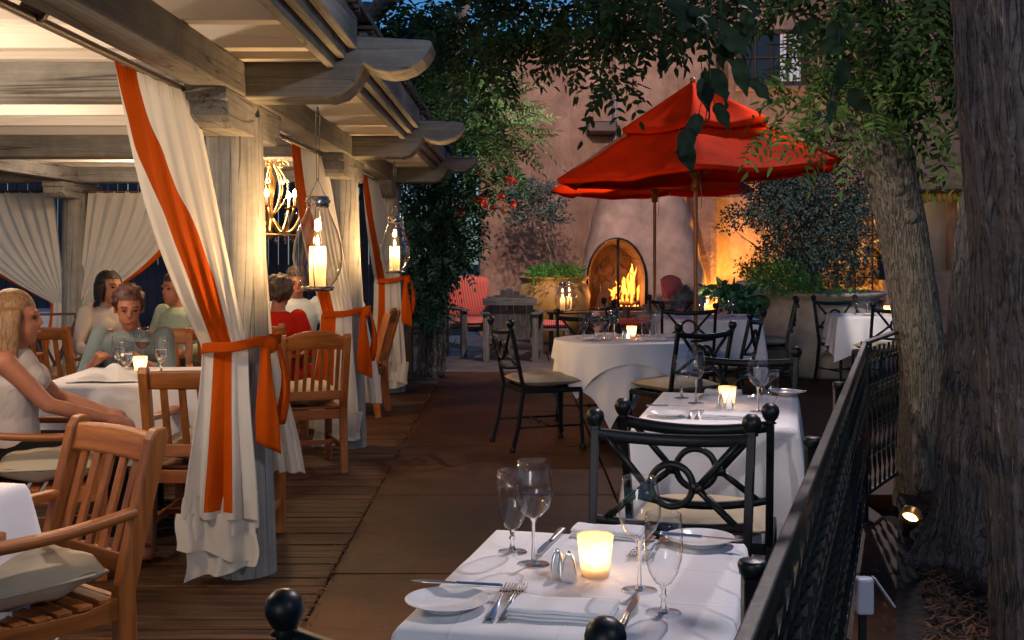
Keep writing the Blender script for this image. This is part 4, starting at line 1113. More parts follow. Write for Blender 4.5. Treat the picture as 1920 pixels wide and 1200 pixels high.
def napkin(label, p, rz, w_=.2, d_=.1, h=.02, seed=0):
    b = MB()
    for L in range(3):
        s_ = 1 - .02 * L; z0 = h * L / 3
        def f(u, v, L=L, s_=s_, z0=z0):
            a = v * 2 * PI; q = 2 * u - 1
            yy = max(-1, min(1, 1.25 * math.cos(a))) * d_ / 2 * s_ ; zz = h / 6 * (1 + math.sin(a)) * .98
            return (q * w_ / 2 * s_ + .004 * math.sin(a + L), yy + .003 * math.sin(q * 4 + seed), z0 + zz + .0025 * mnoise.noise(Vector((q * 2, yy * 15, L + seed))))
        b.grid(f, 24, 20)
        for e in (0, 1): b.add([f(e, k / 20) for k in range(20)], [tuple(range(20))])
    o = b.build('napkin', M['linen'], loc=(p[0], p[1], p[2] if len(p) > 2 else ZT)); o.rotation_euler[2] = rz
    return tag(o, label, 'napkin', 'folded white napkins')
T = lambda px, py: on(px, py, .75)
n1 = 'the nearest table'
goblet('short-stemmed goblet at the back left of the nearest table', T(960.5, 1035), .187)
wine_glass('tall wine glass at the left of the nearest table, right of the goblet', T(1000, 1058), .229)
wine_glass('tall wine glass on the nearest table, just right of the glowing votive', T(1199, 1107), .231)
goblet('frontmost goblet on the nearest table, by the knife and railing', T(1244, 1149), .190)
votive('large glowing votive in the middle of the nearest table', T(1116, 1080), power=.75)
shaker('left steel shaker of the pair on the nearest table', T(1045, 1086), .3)
shaker('right steel shaker, touching the large glowing votive', T(1067, 1091), -.2)
plate('bread plate at the left of the nearest table, knife across it', T(838, 1139))
cutlery('knife', 'knife lying across the left bread plate of the nearest table', T(934, 1124), T(778, 1115), ZT + .019)
cutlery('fork', 'left fork of the pair beside the front napkin', T(915, 1169), T(960, 1101))
cutlery('fork', 'right fork of the pair beside the front napkin', T(939, 1174), T(985, 1096))
napkin('folded napkin at the front of the nearest table', T(1057, 1152), T1rz, .2, .105)
cutlery('knife', 'knife right of the front napkin on the nearest table', T(1158, 1198), T(1194, 1124))
cutlery('knife', 'knife behind the tall left wine glass on the nearest table', T(1056, 996), T(1008, 1047))
napkin('folded napkin behind the large glowing votive', T(1140, 1004), T1rz, .17, .08)
cutlery('fork', 'fork at the back of the nearest table, left of its pair', T(1227, 1006), T(1178, 1058))
cutlery('fork', 'fork at the back of the nearest table, nearer the right plate', T(1250, 1008), T(1206, 1062))
plate('bread plate at the back right corner of the nearest table', T(1312, 1020))
cutlery('knife', 'knife across the back right plate of the nearest table', T(1245, 1022), T(1387, 1035), ZT + .019)
goblet('goblet at the back left of the second table', T(1278, 746), .195)
wine_glass('wine glass at the left of the second table', T(1304.5, 756), .236)
votive('glowing votive in the middle of the second table', T(1364, 762), power=.75)
shaker('left steel shaker on the second table', T(1351, 765), .2); shaker('right steel shaker before the votive of the second table', T(1367, 767), -.3)
wine_glass('wine glass at the right of the second table', T(1421.5, 772), .24)
goblet('stubby goblet right of the wine glass on the second table', T(1444, 783), .195)
plate('bread plate at the back right of the second table', T(1477, 740)); cutlery('knife', 'knife across the back right plate of the second table', T(1450, 741), T(1503, 744), ZT + .019)
napkin('folded napkin at the back of the second table', T(1356, 739), T2rz, .17, .09)
napkin('folded napkin at the front of the second table', T(1360, 784), T2rz, .18, .1)
plate('bread plate at the front left of the second table', T(1252, 781)); cutlery('knife', 'knife across the front left plate of the second table', T(1216, 772), T(1290, 774), ZT + .019)
cutlery('fork', 'left fork of the front pair on the second table', T(1290, 787), T(1303, 771)); cutlery('fork', 'right fork of the front pair on the second table', T(1305, 788), T(1316, 771))
cutlery('fork', 'fork at the back right of the second table', T(1424, 741), T(1404, 750)); cutlery('knife', 'knife beside the left wine glass of the second table', T(1322, 740), T(1312, 750))
Zr = .7605
Tr = lambda px, py: on(px, py, Zr)
def rp(dx, dy): return (T3c[0] + dx, T3c[1] + dy, Zr)
goblet('leftmost goblet on the round table', rp(-.29, -.02)); wine_glass('leftmost wine glass on the round table', rp(-.205, .0), .225)
goblet('goblet between the two left wine glasses of the round table', rp(-.14, -.16)); wine_glass('second wine glass from the left on the round table', rp(-.065, -.06), .225)
votive('glowing votive on the round table', rp(.075, .02), power=.8); shaker('left shaker on the round table', rp(.01, -.05), .2); shaker('right shaker on the round table', rp(.04, -.07), -.2)
wine_glass('wine glass right of the votive on the round table', rp(.17, .18), .225); goblet('goblet in the right hand cluster of the round table', rp(.215, .04)); wine_glass('rightmost wine glass on the round table', rp(.265, .08), .225)
plate('bread plate at the front left of the round table', rp(-.28, -.2)); plate('bread plate at the right of the round table', rp(.38, .12))
napkin('napkin at the back left of the round table', rp(-.1, .26), .1, .17, .08, seed=2); napkin('napkin at the front right of the round table', rp(.22, -.2), -.1, .17, .08, seed=3)
cutlery('fork', 'fork beside the front right napkin of the round table', rp(.08, -.25), rp(.11, -.06), Zr); cutlery('knife', 'knife at the front left of the round table', rp(-.15, -.28), rp(-.12, -.07), Zr)
def up(dx, dy): return (T4c[0] + dx, T4c[1] + dy, ZT)
goblet('goblet at the far left of the umbrella table', up(-.34, .25)); wine_glass('large wine glass left of the umbrella pole', up(-.2, .2), .24, .05); goblet('goblet left of the pole on the umbrella table', up(-.27, .1))
wine_glass('left wine glass in the right group on the umbrella table', up(.1, .0), .225); goblet('middle goblet in the right group on the umbrella table', up(.18, -.1)); goblet('rightmost goblet on the umbrella table', up(.27, .02))
plate('bread plate at the right of the umbrella table', up(.34, .0)); napkin('napkin at the front of the umbrella table', up(-.1, -.25), 0, .17, .08)
def fp_(dx, dy): return (T5c[0] + dx, T5c[1] + dy, ZT)
goblet('goblet on the small far table', fp_(-.11, .0)); wine_glass('wine glass on the small far table', fp_(.03, .06), .225); plate('bread plate on the small far table', fp_(.0, -.12))
votive('votive beside the leaning tree on the small far table', fp_(.235, .05), power=.5); shaker('shaker on the small far table', fp_(.16, .0), 0)
def ip(px, py): return on(px, py, .7535)
goblet('water goblet at the left on the guests\' table', ip(222, 693)[:], .19, True); goblet('water goblet in front of the votive on the guests\' table', ip(237, 706)[:], .19, True)
votive('votive on the guests\' table in the pergola', ip(263, 698)[:], power=.9); wine_glass('glass of red wine on the guests\' table', ip(267, 689)[:], .235, .046, wine_=True)
goblet('water goblet at the right on the guests\' table', ip(302, 697)[:], .19, True)
def heap(u, v):
    x, y = u * 2 - 1, v * 2 - 1; r = math.hypot(x, y); k = max(0, 1 - r ** 2.2)
    return (x * .17 * (1 + .1 * math.sin(y * 6)), y * .12 * (1 + .1 * math.sin(x * 5)), .004 + .075 * k * (.7 + .3 * math.sin(x * 4 + y * 3)) + .012 * math.sin(x * 9 + y * 5) * k)
b = MB().grid(heap, 30, 24); tag(b.build('napkin', M['linen'], loc=(-2.1, 6.12, .755)), 'crumpled white napkin heaped on the guests\' table', 'napkin')
# ------------------------------------------------------------------ umbrellas
def umbrella(label, x, y, zr=2.12, Rr=1.36, tilt=0, pole_base=0.0, rot=.2):
    t = thing('market_umbrella', label, 'umbrella', (x, y, 0), 0, 'orange market umbrellas')
    N = 6; zi = zr + .46; ri = .52; zt = zr + .86; ru = .76; zu = zr + .44
    TM = Matrix.Translation((0, 0, zr + .4)) @ Matrix.Rotation(tilt, 4, 'Y') @ Matrix.Translation((0, 0, -zr - .4))
    def tier(r0, z0, r1, z1, sag, zig=.0):
        def f(u, v):
            a = u * 2 * PI + rot; k = (u * N) % 1; mid = math.sin(PI * k)
            r = lerp(r0, r1, v); c = math.cos(PI / N) / math.cos((k - .5) * 2 * PI / N)     # straight hem between ribs
            z = lerp(z0, z1, v) + .0 * math.sin(PI * v)
            r *= c * (1 - .05 * mid * v)
            z -= (.07 * mid * math.sin(PI * min(1, v * .8))) + sag * (.012 * mnoise.noise(Vector((math.cos(a) * 4 + v * 2, math.sin(a) * 4, v * 3 + x))) + .006 * math.sin(k * 30 + v * 9) * (1 - abs(2 * k - 1)) * (1 - v)) + .004 * math.sin(a * 13) * v * v * sag
            return (r * math.cos(a), r * math.sin(a), z)
        return f
    b = MB(); f1 = tier(ri, zi, Rr, zr, 1); b.grid(f1, N * 16, 16)
    # turned-down hem
    def hm(u, v): p = f1(u, 1.0); k = (u * N) % 1; return (p[0] * (1 - .006 * v), p[1] * (1 - .006 * v), p[2] - v * .03)
    b.grid(hm, N * 16, 2); [b.tube([Vector(f1((k + .0001) / N, v / 8)) + Vector((0, 0, .006)) for v in range(9)], .007, 6) for k in range(N)]; b.xf(TM).build('canopy', M['canvas'], t, thick=.003)
    b = MB(); b.grid(tier(.02, zt, ru, zu, 0), N * 16, 10)
    f2 = tier(.02, zt, ru, zu, 0)
    def hm2(u, v): p = f2(u, 1.0); return (p[0] * (1 - .01 * v), p[1] * (1 - .01 * v), p[2] - v * .04)
    b.grid(hm2, N * 16, 2); b.xf(TM).build('upper_canopy', M['canvas'], t, thick=.003)
    b = MB(); b.ball((0, 0, zt + .02), .03, 10); b.xf(TM).build('cap', M['pole'], t)
    for k in range(N):
        a = k * 2 * PI / N + rot; c, s_ = math.cos(a), math.sin(a)
        b = MB(); b.bar((c * .05, s_ * .05, zt - .06), (c * (Rr - .03), s_ * (Rr - .03), zr - .012), .02, .026); b.xf(TM).build('rib', M['pole'], t)
        b = MB(); b.bar((c * .06, s_ * .06, zr + .0), (c * .72, s_ * .72, zr + .33), .016, .022); b.xf(TM).build('strut', M['pole'], t)
    b = MB(); b.lathe([(.019, .04), (.02, zr - .35), (.02, zt)], n=16); b.build('pole', M['pole'], t)
    b = MB(); b.lathe([(.021, zr - .16), (.038, zr - .15), (.042, zr - .09), (.034, zr - .05), (.045, zr - .03), (.055, zr - .02), (.055, zr + .03), (.03, zr + .05), (.021, zr + .06)], n=20); b.build('hub', M['pole'], t)
    b = MB(); b.tube([(.045, -.02, zr - .02), (.05, -.03, zr - .25), (.046, -.025, zr - .33)], .004, 6); b.build('cord', M['urn'], t)
    b = MB(); b.lathe([(0, .0), (.24, .0), (.25, .03), (.1, .07), (.03, .09), (.03, .3), (.022, .3)], n=24); b.build('base', M['iron'], t)
    return t
umbrella('nearer two-tier red orange umbrella over the set table, its tip reaching the tree', 1.722, 11.0, zr=2.13, tilt=R(-3.4), rot=R(20), Rr=1.43)
umbrella('farther red orange umbrella standing by the fireplace, mostly hidden by the nearer one', 1.80, 14.8, zr=2.16, tilt=R(-1), rot=R(14), Rr=1.36)

# ------------------------------------------------------------------ railing
rx = lambda y: .345 + .334 * (y - 1.647)
rl = thing('iron_railing', 'long low iron railing with twisted pickets running beside the set tables', 'railing', (rx(1.2), 1.2, 0))
RO = Vector((rx(1.2), 1.2, 0)); xfR = lambda b: b.xf(Matrix.Translation(-RO))
END = (rx(6.15), 6.15); END2 = (2.35, 7.0)
b = MB(); b.bar((rx(1.15), 1.15, .942), (*END, .942), .024, .014); xfR(b).build('top_rail', M['iron_rail'], rl, bevel=.003)
b = MB(); b.bar((rx(1.15), 1.15, .915), (*END, .915), .02, .03); b.bar((rx(1.15), 1.15, .14), (*END, .14), .022, .022); xfR(b).build('lower_bar', M['iron'], rl)
def picket(b, x, y, dirn):
    n = 30; W = .0105; T_ = .0035; turns = 2
    P = []
    for i in range(n + 1):
        q = i / n; a = turns * 2 * PI * q * (1 if (q < .5) else 1); z = lerp(.14, .91, q)
        k = 1 if .06 < q < .94 else .6
        c, s_ = math.cos(a), math.sin(a); off = .007 * math.sin(q * PI * 6)
        for (u, v) in ((-W * k, -T_), (W * k, -T_), (W * k, T_), (-W * k, T_)):
            P.append((x + u * c - v * s_ + off * dirn[0], y + u * s_ + v * c + off * dirn[1], z))
    fs = [(i * 4 + k, i * 4 + (k + 1) % 4, (i + 1) * 4 + (k + 1) % 4, (i + 1) * 4 + k) for i in range(n) for k in range(4)]
    b.add(P, fs)
y = 1.28
while y < 6.1:
    b = MB(); picket(b, rx(y), y, (.32, .95)); xfR(b).build('picket', M['iron'], rl); y += .135
for y in (1.86, 3.06, 4.3, 6.15):
    xx = rx(y) - (.035 if y < 6 else 0)
    b = MB(); b.box((xx, y, .46), (.032, .032, .93)); b.lathe([(0, .955), (.021, .953), (.024, .946), (.021, .932), (.015, .925)], (xx, y, 0), 16); b.bar((xx, y, .90), (rx(y), y, .90), .015, .015)
    b.lathe([(.045, .0), (.045, .01), (.02, .02)], (xx, y, 0), 12)
    xfR(b).build('post', M['iron'], rl, bevel=.002)
r2 = thing('iron_railing', 'short iron railing section slanting back to the leaning tree', 'railing', (END[0], END[1], 0))
xf2 = lambda b: b.xf(Matrix.Translation((-END[0], -END[1], 0)))
b = MB(); b.bar((END[0], END[1] + .02, .94), (END2[0], END2[1], .96), .035, .016); xf2(b).build('top_rail', M['iron'], r2)
b = MB(); b.bar((END[0], END[1] + .02, .14), (END2[0], END2[1], .14), .02, .02); xf2(b).build('lower_bar', M['iron'], r2)
for i in range(1, 9):
    q = i / 9; b = MB(); picket(b, lerp(END[0], END2[0], q), lerp(END[1], END2[1], q), (.6, .8)); xf2(b).build('picket', M['iron'], r2)

# ------------------------------------------------------------------ foliage tools
def leaf_mesh(name, C, D, N, L, W, m, parent=None, loc=None, fold=.18, curl=.12):
    """C centres (base of leaf), D direction, N normal; 6-vertex folded pointed leaves"""
    C, D, N = map(np.asarray, (C, D, N)); n = len(C)
    D = D / (np.linalg.norm(D, axis=1, keepdims=True) + 1e-9); N = N - D * (N * D).sum(1, keepdims=True); N = N / (np.linalg.norm(N, axis=1, keepdims=True) + 1e-9)
    S = np.cross(D, N); L = np.broadcast_to(L, n)[:, None]; W = np.broadcast_to(W, n)[:, None]
    V = np.empty((n, 6, 3))
    V[:, 0] = C; V[:, 1] = C + D * L - N * L * curl
    V[:, 2] = C + D * L * .3 + S * W * .5 + N * W * fold; V[:, 3] = C + D * L * .68 + S * W * .38 + N * W * fold * .6 - N * L * curl * .4
    V[:, 4] = C + D * L * .3 - S * W * .5 + N * W * fold; V[:, 5] = C + D * L * .68 - S * W * .38 + N * W * fold * .6 - N * L * curl * .4
    if loc is not None: V -= np.asarray(loc)
    me = bpy.data.meshes.new(name); me.vertices.add(n * 6); me.vertices.foreach_set('co', V.reshape(-1))
    F_ = np.array([[0, 2, 3, 1], [0, 1, 5, 4]]); idx = (F_[None] + (np.arange(n) * 6)[:, None, None]).reshape(-1)
    me.loops.add(n * 8); me.loops.foreach_set('vertex_index', idx); me.polygons.add(n * 2); me.polygons.foreach_set('loop_start', np.arange(n * 2) * 4)
    me.update(calc_edges=True); me.validate(); me.materials.append(m)
    o = bpy.data.objects.new(name, me); col.objects.link(o)
    if parent is not None: o.parent = parent
    elif loc is not None: o.location = loc
    return o
def rdir(n, up=0.0, s_=1.0):
    v = rng.normal(size=(n, 3)); v /= np.linalg.norm(v, axis=1, keepdims=True); v = v * s_ + np.array([0, 0, up]); return v / np.linalg.norm(v, axis=1, keepdims=True)
def sprays(P, D, length, pairs, lw, ll):
    """pinnate compound leaves: returns leaf arrays"""
    n = len(P); D = D / np.linalg.norm(D, axis=1, keepdims=True)
    Nn = rdir(n, 1.3); Nn = Nn - D * (Nn * D).sum(1, keepdims=True); Nn /= np.linalg.norm(Nn, axis=1, keepdims=True); S = np.cross(D, Nn)
    C_, D_, N_, L_ = [], [], [], []
    length = np.broadcast_to(length, n)[:, None]
    for k in range(pairs):
        q = .18 + .8 * k / pairs; base = P + D * length * q - np.array([0, 0, 1]) * length * .25 * q * q
        for sg in (-1, 1):
            C_.append(base); d = D * .55 + S * sg * .85 + rng.normal(size=(n, 3)) * .12; D_.append(d); N_.append(Nn + rng.normal(size=(n, 3)) * .25); L_.append(np.full(n, ll * (1.1 - .45 * abs(q - .5))))
    C_.append(P + D * length * .98 - np.array([0, 0, 1]) * length * .24); D_.append(D - np.array([0, 0, .3])); N_.append(Nn); L_.append(np.full(n, ll * 1.1))
    return np.concatenate(C_), np.concatenate(D_), np.concatenate(N_), np.concatenate(L_)
def blob(px, py, Y, rx, ry, n, dY=.8, shell=.0):
    c = np.array(at(px, py, Y)); s_ = Y / F
    u = rng.normal(size=(n, 3)); u /= np.linalg.norm(u, axis=1, keepdims=True); r = rng.uniform(shell, 1, size=(n, 1)) ** .5
    return c + u * r * np.array([rx * s_, dY, ry * s_]), u
def spray_set(blobs, length=.3, pairs=5, ll=.07):
    A = [[], [], [], []]
    for bl in blobs:
        P, u = blob(*bl[:6], **(bl[6] if len(bl) > 6 else {}))
        D = u * .8 + rng.normal(size=u.shape) * .5 + np.array([0, 0, -.25])
        for a, x in zip(A, sprays(P, D, length * rng.uniform(.7, 1.2, len(P)), pairs, .3, ll)): a.append(x)
    return [np.concatenate(a) for a in A]
def cloud(blobs, size, up=.4):
    C_, D_ = [], []
    for bl in blobs:
        P, u = blob(*bl[:6], **(bl[6] if len(bl) > 6 else {})); C_.append(P); D_.append(u * .6 + rng.normal(size=u.shape) * .8)
    C_ = np.concatenate(C_); D_ = np.concatenate(D_); n = len(C_); return C_, D_, rdir(n, up), size * rng.uniform(.6, 1.3, n)
def trunk_mb(pts, rad, nu=40, nv=40, rough_=.03, seed=0, flare=None):
    pts = [Vector(p) for p in pts]; m = len(pts) - 1; b = MB()
    def P(v):
        x = v * m; i = min(int(x), m - 1); q = x - i
        p0, p1, p2, p3 = pts[max(i - 1, 0)], pts[i], pts[i + 1], pts[min(i + 2, m)]
        c = .5 * ((2 * p1) + (p2 - p0) * q + (2 * p0 - 5 * p1 + 4 * p2 - p3) * q * q + (3 * p1 - p0 - 3 * p2 + p3) * q ** 3)
        return c, lerp(rad[i], rad[i + 1], q)
    def f(u, v):
        c, r = P(v); a = u * 2 * PI
        rdg = 1 - abs(mnoise.noise(Vector((math.cos(a) * 9, math.sin(a) * 9, c.z * 2.2 + seed * 3)))) * 2.2
        k = 1 + .035 * max(0, rdg) ** 2 + .012 * mnoise.noise(Vector((math.cos(a) * 22, math.sin(a) * 22, c.z * 6))) + rough_ * mnoise.noise(Vector((math.cos(a) * 1.5, math.sin(a) * 1.5, c.z * .8 + seed))) * 2 + rough_ * .6 * mnoise.noise(Vector((math.cos(a) * 7, math.sin(a) * 7, c.z * 1.5 + seed)))
        if flare and c.z < flare: k *= 1 + .35 * ((flare - c.z) / flare) ** 2 * (1 + .4 * math.sin(a * 5 + seed))
        return (c.x + r * k * math.cos(a), c.y + r * k * math.sin(a), c.z)
    b.grid(f, nu, nv); return b
def limb_mb(b, pts, r0, r1, n=9, seg=5, wob=.04):
    pts = [Vector(p) for p in pts]; Q = []
    for i in range(len(pts) - 1):
        for k in range(seg): Q.append(pts[i].lerp(pts[i + 1], k / seg) + Vector((random.uniform(-1, 1), random.uniform(-1, 1), random.uniform(-1, 1))) * wob * (0 if i == 0 and k == 0 else 1))
    Q.append(pts[-1]); m = len(Q); b.tube(Q, [lerp(r0, r1, i / (m - 1)) for i in range(m)], n)
def tree(label, base, group=None): return thing('tree', label, 'tree', base, 0, group)
Loc = lambda base: np.array(base)

# near big tree at the right edge
ba = (1.80, 3.62, 0); ta = tree('huge grey furrowed trunk filling the right edge, its dark leaves overhead', ba)
trunk_mb([(1.84, 3.62, -.05), (1.79, 3.62, .57), (1.74, 3.62, 1.45), (1.67, 3.62, 2.3), (1.62, 3.65, 3.6)], [.33, .30, .30, .29, .27], 300, 220, .035, 1).xf(Matrix.Translation(-Vector(ba))).build('trunk', M['bark'], ta)
lb = MB(); OA = Vector(ba)
limb_mb(lb, [(1.62, 3.65, 3.5), (1.0, 4.6, 3.9), (.6, 6.0, 4.0), (.2, 7.6, 3.9)], .14, .03); limb_mb(lb, [(.9, 4.8, 3.85), (1.0, 3.9, 3.3), (.75, 3.2, 2.75)], .04, .008); limb_mb(lb, [(.6, 6.0, 4.0), (-.1, 7.6, 3.6), (-.5, 8.6, 3.35)], .05, .01)
limb_mb(lb, [(.3, 7.4, 3.9), (.6, 8.2, 3.3), (.7, 8.6, 2.95)], .03, .006); limb_mb(lb, [(1.62, 3.65, 3.5), (2.2, 5.2, 3.9), (2.4, 7.5, 4.0)], .12, .03)
for px, py, Y in ((1120, 60, 8.2), (1080, 80, 8.4), (1180, 60, 8), (1040, 70, 8.6), (950, 60, 9), (900, 40, 9.2), (1240, 40, 7.5), (1300, 50, 6.5)):
    p = at(px, py, Y); limb_mb(lb, [(.35, 7.0, 3.85), p + Vector((0, 0, .35)), p], .018, .004, 6, 4, .03)
lb.xf(Matrix.Translation(-OA)).build('limbs', M['bark'], ta)
B1 = [(780, 15, 10, 60, 26, 16), (860, 30, 9.6, 80, 40, 62), (930, 60, 9.2, 60, 50, 62), (880, 115, 9.5, 45, 35, 34), (985, 40, 9, 70, 45, 74), (965, 130, 9.2, 30, 28, 20), (1060, 5, 8.6, 90, 35, 80), (1040, 75, 8.4, 26, 18, 8), (1105, 75, 8.2, 30, 26, 14),
      (1150, 25, 8, 80, 34, 62), (1125, 115, 8, 22, 20, 9), (1155, 140, 8, 26, 18, 10), (1140, 165, 8, 12, 16, 5), (1185, 90, 8, 20, 24, 8), (1240, 15, 7.5, 70, 34, 56), (1330, 5, 7, 70, 24, 34), (1290, 35, 6.5, 50, 12, 6), (1400, -15, 6.4, 80, 16, 20), (1480, -20, 6, 80, 16, 14), (820, 75, 9.7, 26, 30, 18), (905, 180, 9.3, 16, 14, 6)]
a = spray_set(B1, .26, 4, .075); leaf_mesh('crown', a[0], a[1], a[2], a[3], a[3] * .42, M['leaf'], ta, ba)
# a few broad single leaves close to the camera
pts_ = [(1240, 110), (1352, 105), (1330, 150), (1340, 215), (1318, 165), (1310, 235), (1296, 262), (1278, 285), (1360, 90), (1405, 170), (1380, 130), (1300, 70), (1345, 65), (1380, 60), (1405, 50), (1290, 40), (1535, 100), (1350, 80), (1560, 95), (1580, 130), (1380, 20), (1600, 60), (1560, 60), (1530, 60), (1395, 40), (1330, 40), (1270, 55), (1565, 210), (1360, 190), (1225, 30), (1250, 20), (1365, 30), (1545, 175), (1590, 190), (1620, 110), (1530, 235)]
lv = MB(); lr = random.Random(4)
for px, py in pts_:
    base = at(px, py - 22, lr.uniform(2.8, 3.7)); L = lr.uniform(.075, .12); W = L * lr.uniform(.42, .58)
    d = Vector((lr.gauss(0, .45), lr.gauss(0, .35), -lr.uniform(.35, 1))).normalized(); n_ = Vector((lr.gauss(0, .6), -1, lr.gauss(.2, .6))); n_ = (n_ - d * n_.dot(d)).normalized(); sd_ = d.cross(n_); cu = lr.uniform(.02, .25); fo = lr.uniform(.05, .3); tw = lr.uniform(-.5, .5)
    def lf(u, v, base=base, L=L, W=W, d=d, n_=n_, sd_=sd_, cu=cu, fo=fo, tw=tw):
        w_ = W * (math.sin(PI * min(1, v ** .75)) ** .8) * (1 - .35 * v ** 3) if 0 < v < 1 else 0
        x = (u - .5) * w_; return base + d * L * v + sd_ * x + n_ * (-cu * L * v * v + fo * abs(x) + .006 * math.sin(v * 14 + u * 3) * abs(2 * u - 1) + tw * x * v * .6)
    lv.grid(lf, 6, 12); lv.tube([base - d * .03 + Vector((0, .0, .012)), base], .0012, 5)
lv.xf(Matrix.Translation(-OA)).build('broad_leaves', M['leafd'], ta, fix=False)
lb = MB()
for (p, q) in (((1330, 30), (1350, 110)), ((1350, 100), (1322, 240)), ((1325, 225), (1262, 290)), ((1420, 20), (1400, 160)), ((1480, 20), (1500, 80)), ((1580, 30), (1555, 215)), ((1260, 10), (1240, 100))):
    P = at(*p, 3.25); Q = at(*q, 3.2); limb_mb(lb, [P + Vector((.05, .3, .5)), P, Q], .004, .0015, 5, 5, .008)
lb.xf(Matrix.Translation(-OA)).build('twigs', M['leafd'], ta)

bb_ = (2.15, 5.25, 0); tb = tree('dark grey trunk with flaring roots behind the huge trunk, lit by a small ground lamp', bb_)
trunk_mb([(2.22, 5.25, -.05), (2.22, 5.25, .3), (2.28, 5.3, .95), (2.34, 5.35, 1.5), (2.56, 5.4, 3.2)], [.34, .32, .30, .29, .26], 260, 160, .05, 5, flare=.35).xf(Matrix.Translation(-Vector(bb_))).build('trunk', M['bark'], tb)
lb = MB(); limb_mb(lb, [(2.54, 5.4, 3.1), (2.2, 6, 3.9), (1.7, 7, 4.2)], .12, .04); limb_mb(lb, [(2.54, 5.4, 3.1), (2.9, 6, 3.8), (3.3, 6.5, 4.1)], .1, .04); lb.xf(Matrix.Translation(-Vector(bb_))).build('limbs', M['bark'], tb)
B2 = [(1600, 0, 6, 90, 25, 30), (1700, 5, 6, 90, 35, 40), (1775, 60, 6, 40, 50, 34), (1765, 150, 6.2, 36, 50, 26), (1785, 220, 6.4, 20, 40, 12)]
a = spray_set(B2, .28, 5, .075); leaf_mesh('crown', a[0], a[1], a[2], a[3], a[3] * .36, M['leaf'], tb, bb_)

bc = (2.36, 6.8, 0); tc_ = tree('leaning tan trunk with pale green pinnate leaves, rising beyond the end of the railing', bc)
trunk_mb([(2.36, 6.8, -.05), (2.36, 6.8, .3), (2.375, 6.8, .78), (2.27, 6.8, 1.5), (2.17, 6.8, 2.0), (2.13, 6.8, 2.12)], [.15, .122, .13, .138, .15, .12], 200, 150, .05, 9).xf(Matrix.Translation(-Vector(bc))).build('trunk', M['bark2'], tc_)
lb = MB(); S0 = Vector((2.12, 6.8, 2.0))
for P in ([at(1575, 210, 6.8), at(1540, 90, 6.9), at(1500, -20, 7)], [at(1690, 250, 6.7), at(1720, 100, 6.6), at(1760, -20, 6.5)], [at(1640, 200, 6.8), at(1650, 60, 6.8), at(1640, -40, 6.9)], [at(1730, 330, 6.7), at(1775, 360, 6.6)], [at(1540, 240, 6.7), at(1480, 250, 6.6)], [at(1700, 200, 6.7), at(1745, 210, 6.3)]):
    limb_mb(lb, [S0] + P, .035, .006, 7, 5, .02)
for (px, py) in ((1706, 405), (1682, 353)):
    p = at(px, py, 6.66); lb.lathe([(0, .035), (.02, .035), (.035, .028), (.05, 0)], n=14); q = lb.v[-56:]; lb.v[-56:] = [tuple(Vector((p.x, p.y, p.z)) + Vector((v[0], -v[2] - .0, v[1]))) for v in q]
lb.xf(Matrix.Translation(-Vector(bc))).build('limbs', M['bark2'], tc_)
B3 = [(1545, 120, 6.9, 40, 40, 16), (1590, 90, 6.8, 60, 60, 34), (1640, 140, 6.7, 60, 50, 26), (1560, 180, 6.7, 50, 34, 14), (1510, 205, 6.6, 30, 24, 8), (1500, 225, 6.6, 34, 20, 6), (1600, 215, 6.6, 30, 24, 7), (1700, 110, 6.6, 50, 50, 26), (1690, 265, 6.5, 22, 24, 6), (1570, 265, 6.6, 14, 24, 3), (1715, 310, 6.4, 16, 10, 3), (1755, 60, 6.4, 40, 50, 26), (1540, 170, 6.6, 24, 20, 3), (1540, 30, 6.9, 80, 40, 40)]
a = spray_set(B3, .30, 6, .074); leaf_mesh('crown', a[0], a[1], a[2], a[3], a[3] * .28, M['leafl'], tc_, bc)
# one big clear pinnate leaf
a = sprays(np.array([at(1715, 208, 4.6)]), np.array([[.62, 0, -.62]]), np.array([.27]), 6, .3, .062); a[2][:] = np.array([0, -1, .2]); leaf_mesh('leaf_spray', a[0], a[1], a[2], a[3], a[3] * .36, M['leafl'], tc_, bc, curl=.03)

# trees behind the pergola
bd = (-.95, 14.6, 0); td = tree('tall tree with feathery green leaves rising behind the pergola eave', bd)
trunk_mb([(-.95, 14.6, 0), (-.9, 14.6, 1.5), (-.75, 14.4, 3.2), (-.5, 14.3, 5)], [.13, .11, .1, .06], 24, 30, .05, 3).xf(Matrix.Translation(-Vector(bd))).build('trunk', M['bark'], td)
lb = MB()
limb_mb(lb, [(-.8, 14.4, 3.0), at(900, 200, 14), at(960, 170, 13.6)], .05, .01); limb_mb(lb, [(-.9, 14.5, 2.2), at(860, 240, 13.6), at(950, 250, 13.2)], .05, .01); limb_mb(lb, [(-.75, 14.4, 3.2), at(780, 130, 14)], .05, .01)
lb.xf(Matrix.Translation(-Vector(bd))).build('limbs', M['bark'], td)
B4 = [(850, 190, 13.8, 60, 40, 60), (900, 215, 13.5, 70, 40, 90), (930, 255, 13.2, 60, 30, 60), (840, 250, 13.5, 60, 50, 60), (950, 195, 13.5, 30, 26, 24), (870, 290, 13.2, 60, 26, 40), (800, 210, 14, 50, 60, 50), (910, 160, 14, 40, 30, 20), (935, 300, 13.1, 40, 20, 16)]
a = spray_set(B4, .42, 7, .085); leaf_mesh('crown', a[0], a[1], a[2], a[3], a[3] * .28, M['leafm'], td, bd)
be = (-2.6, 17.5, 0); te = tree('big dark tree with a slanting limb against the blue sky over the pergola', be)
trunk_mb([(-2.6, 17.5, 0), (-2.6, 17.5, 3), (-2.4, 17.3, 6)], [.25, .2, .15], 20, 20, .05, 2).xf(Matrix.Translation(-Vector(be))).build('trunk', M['bark'], te)
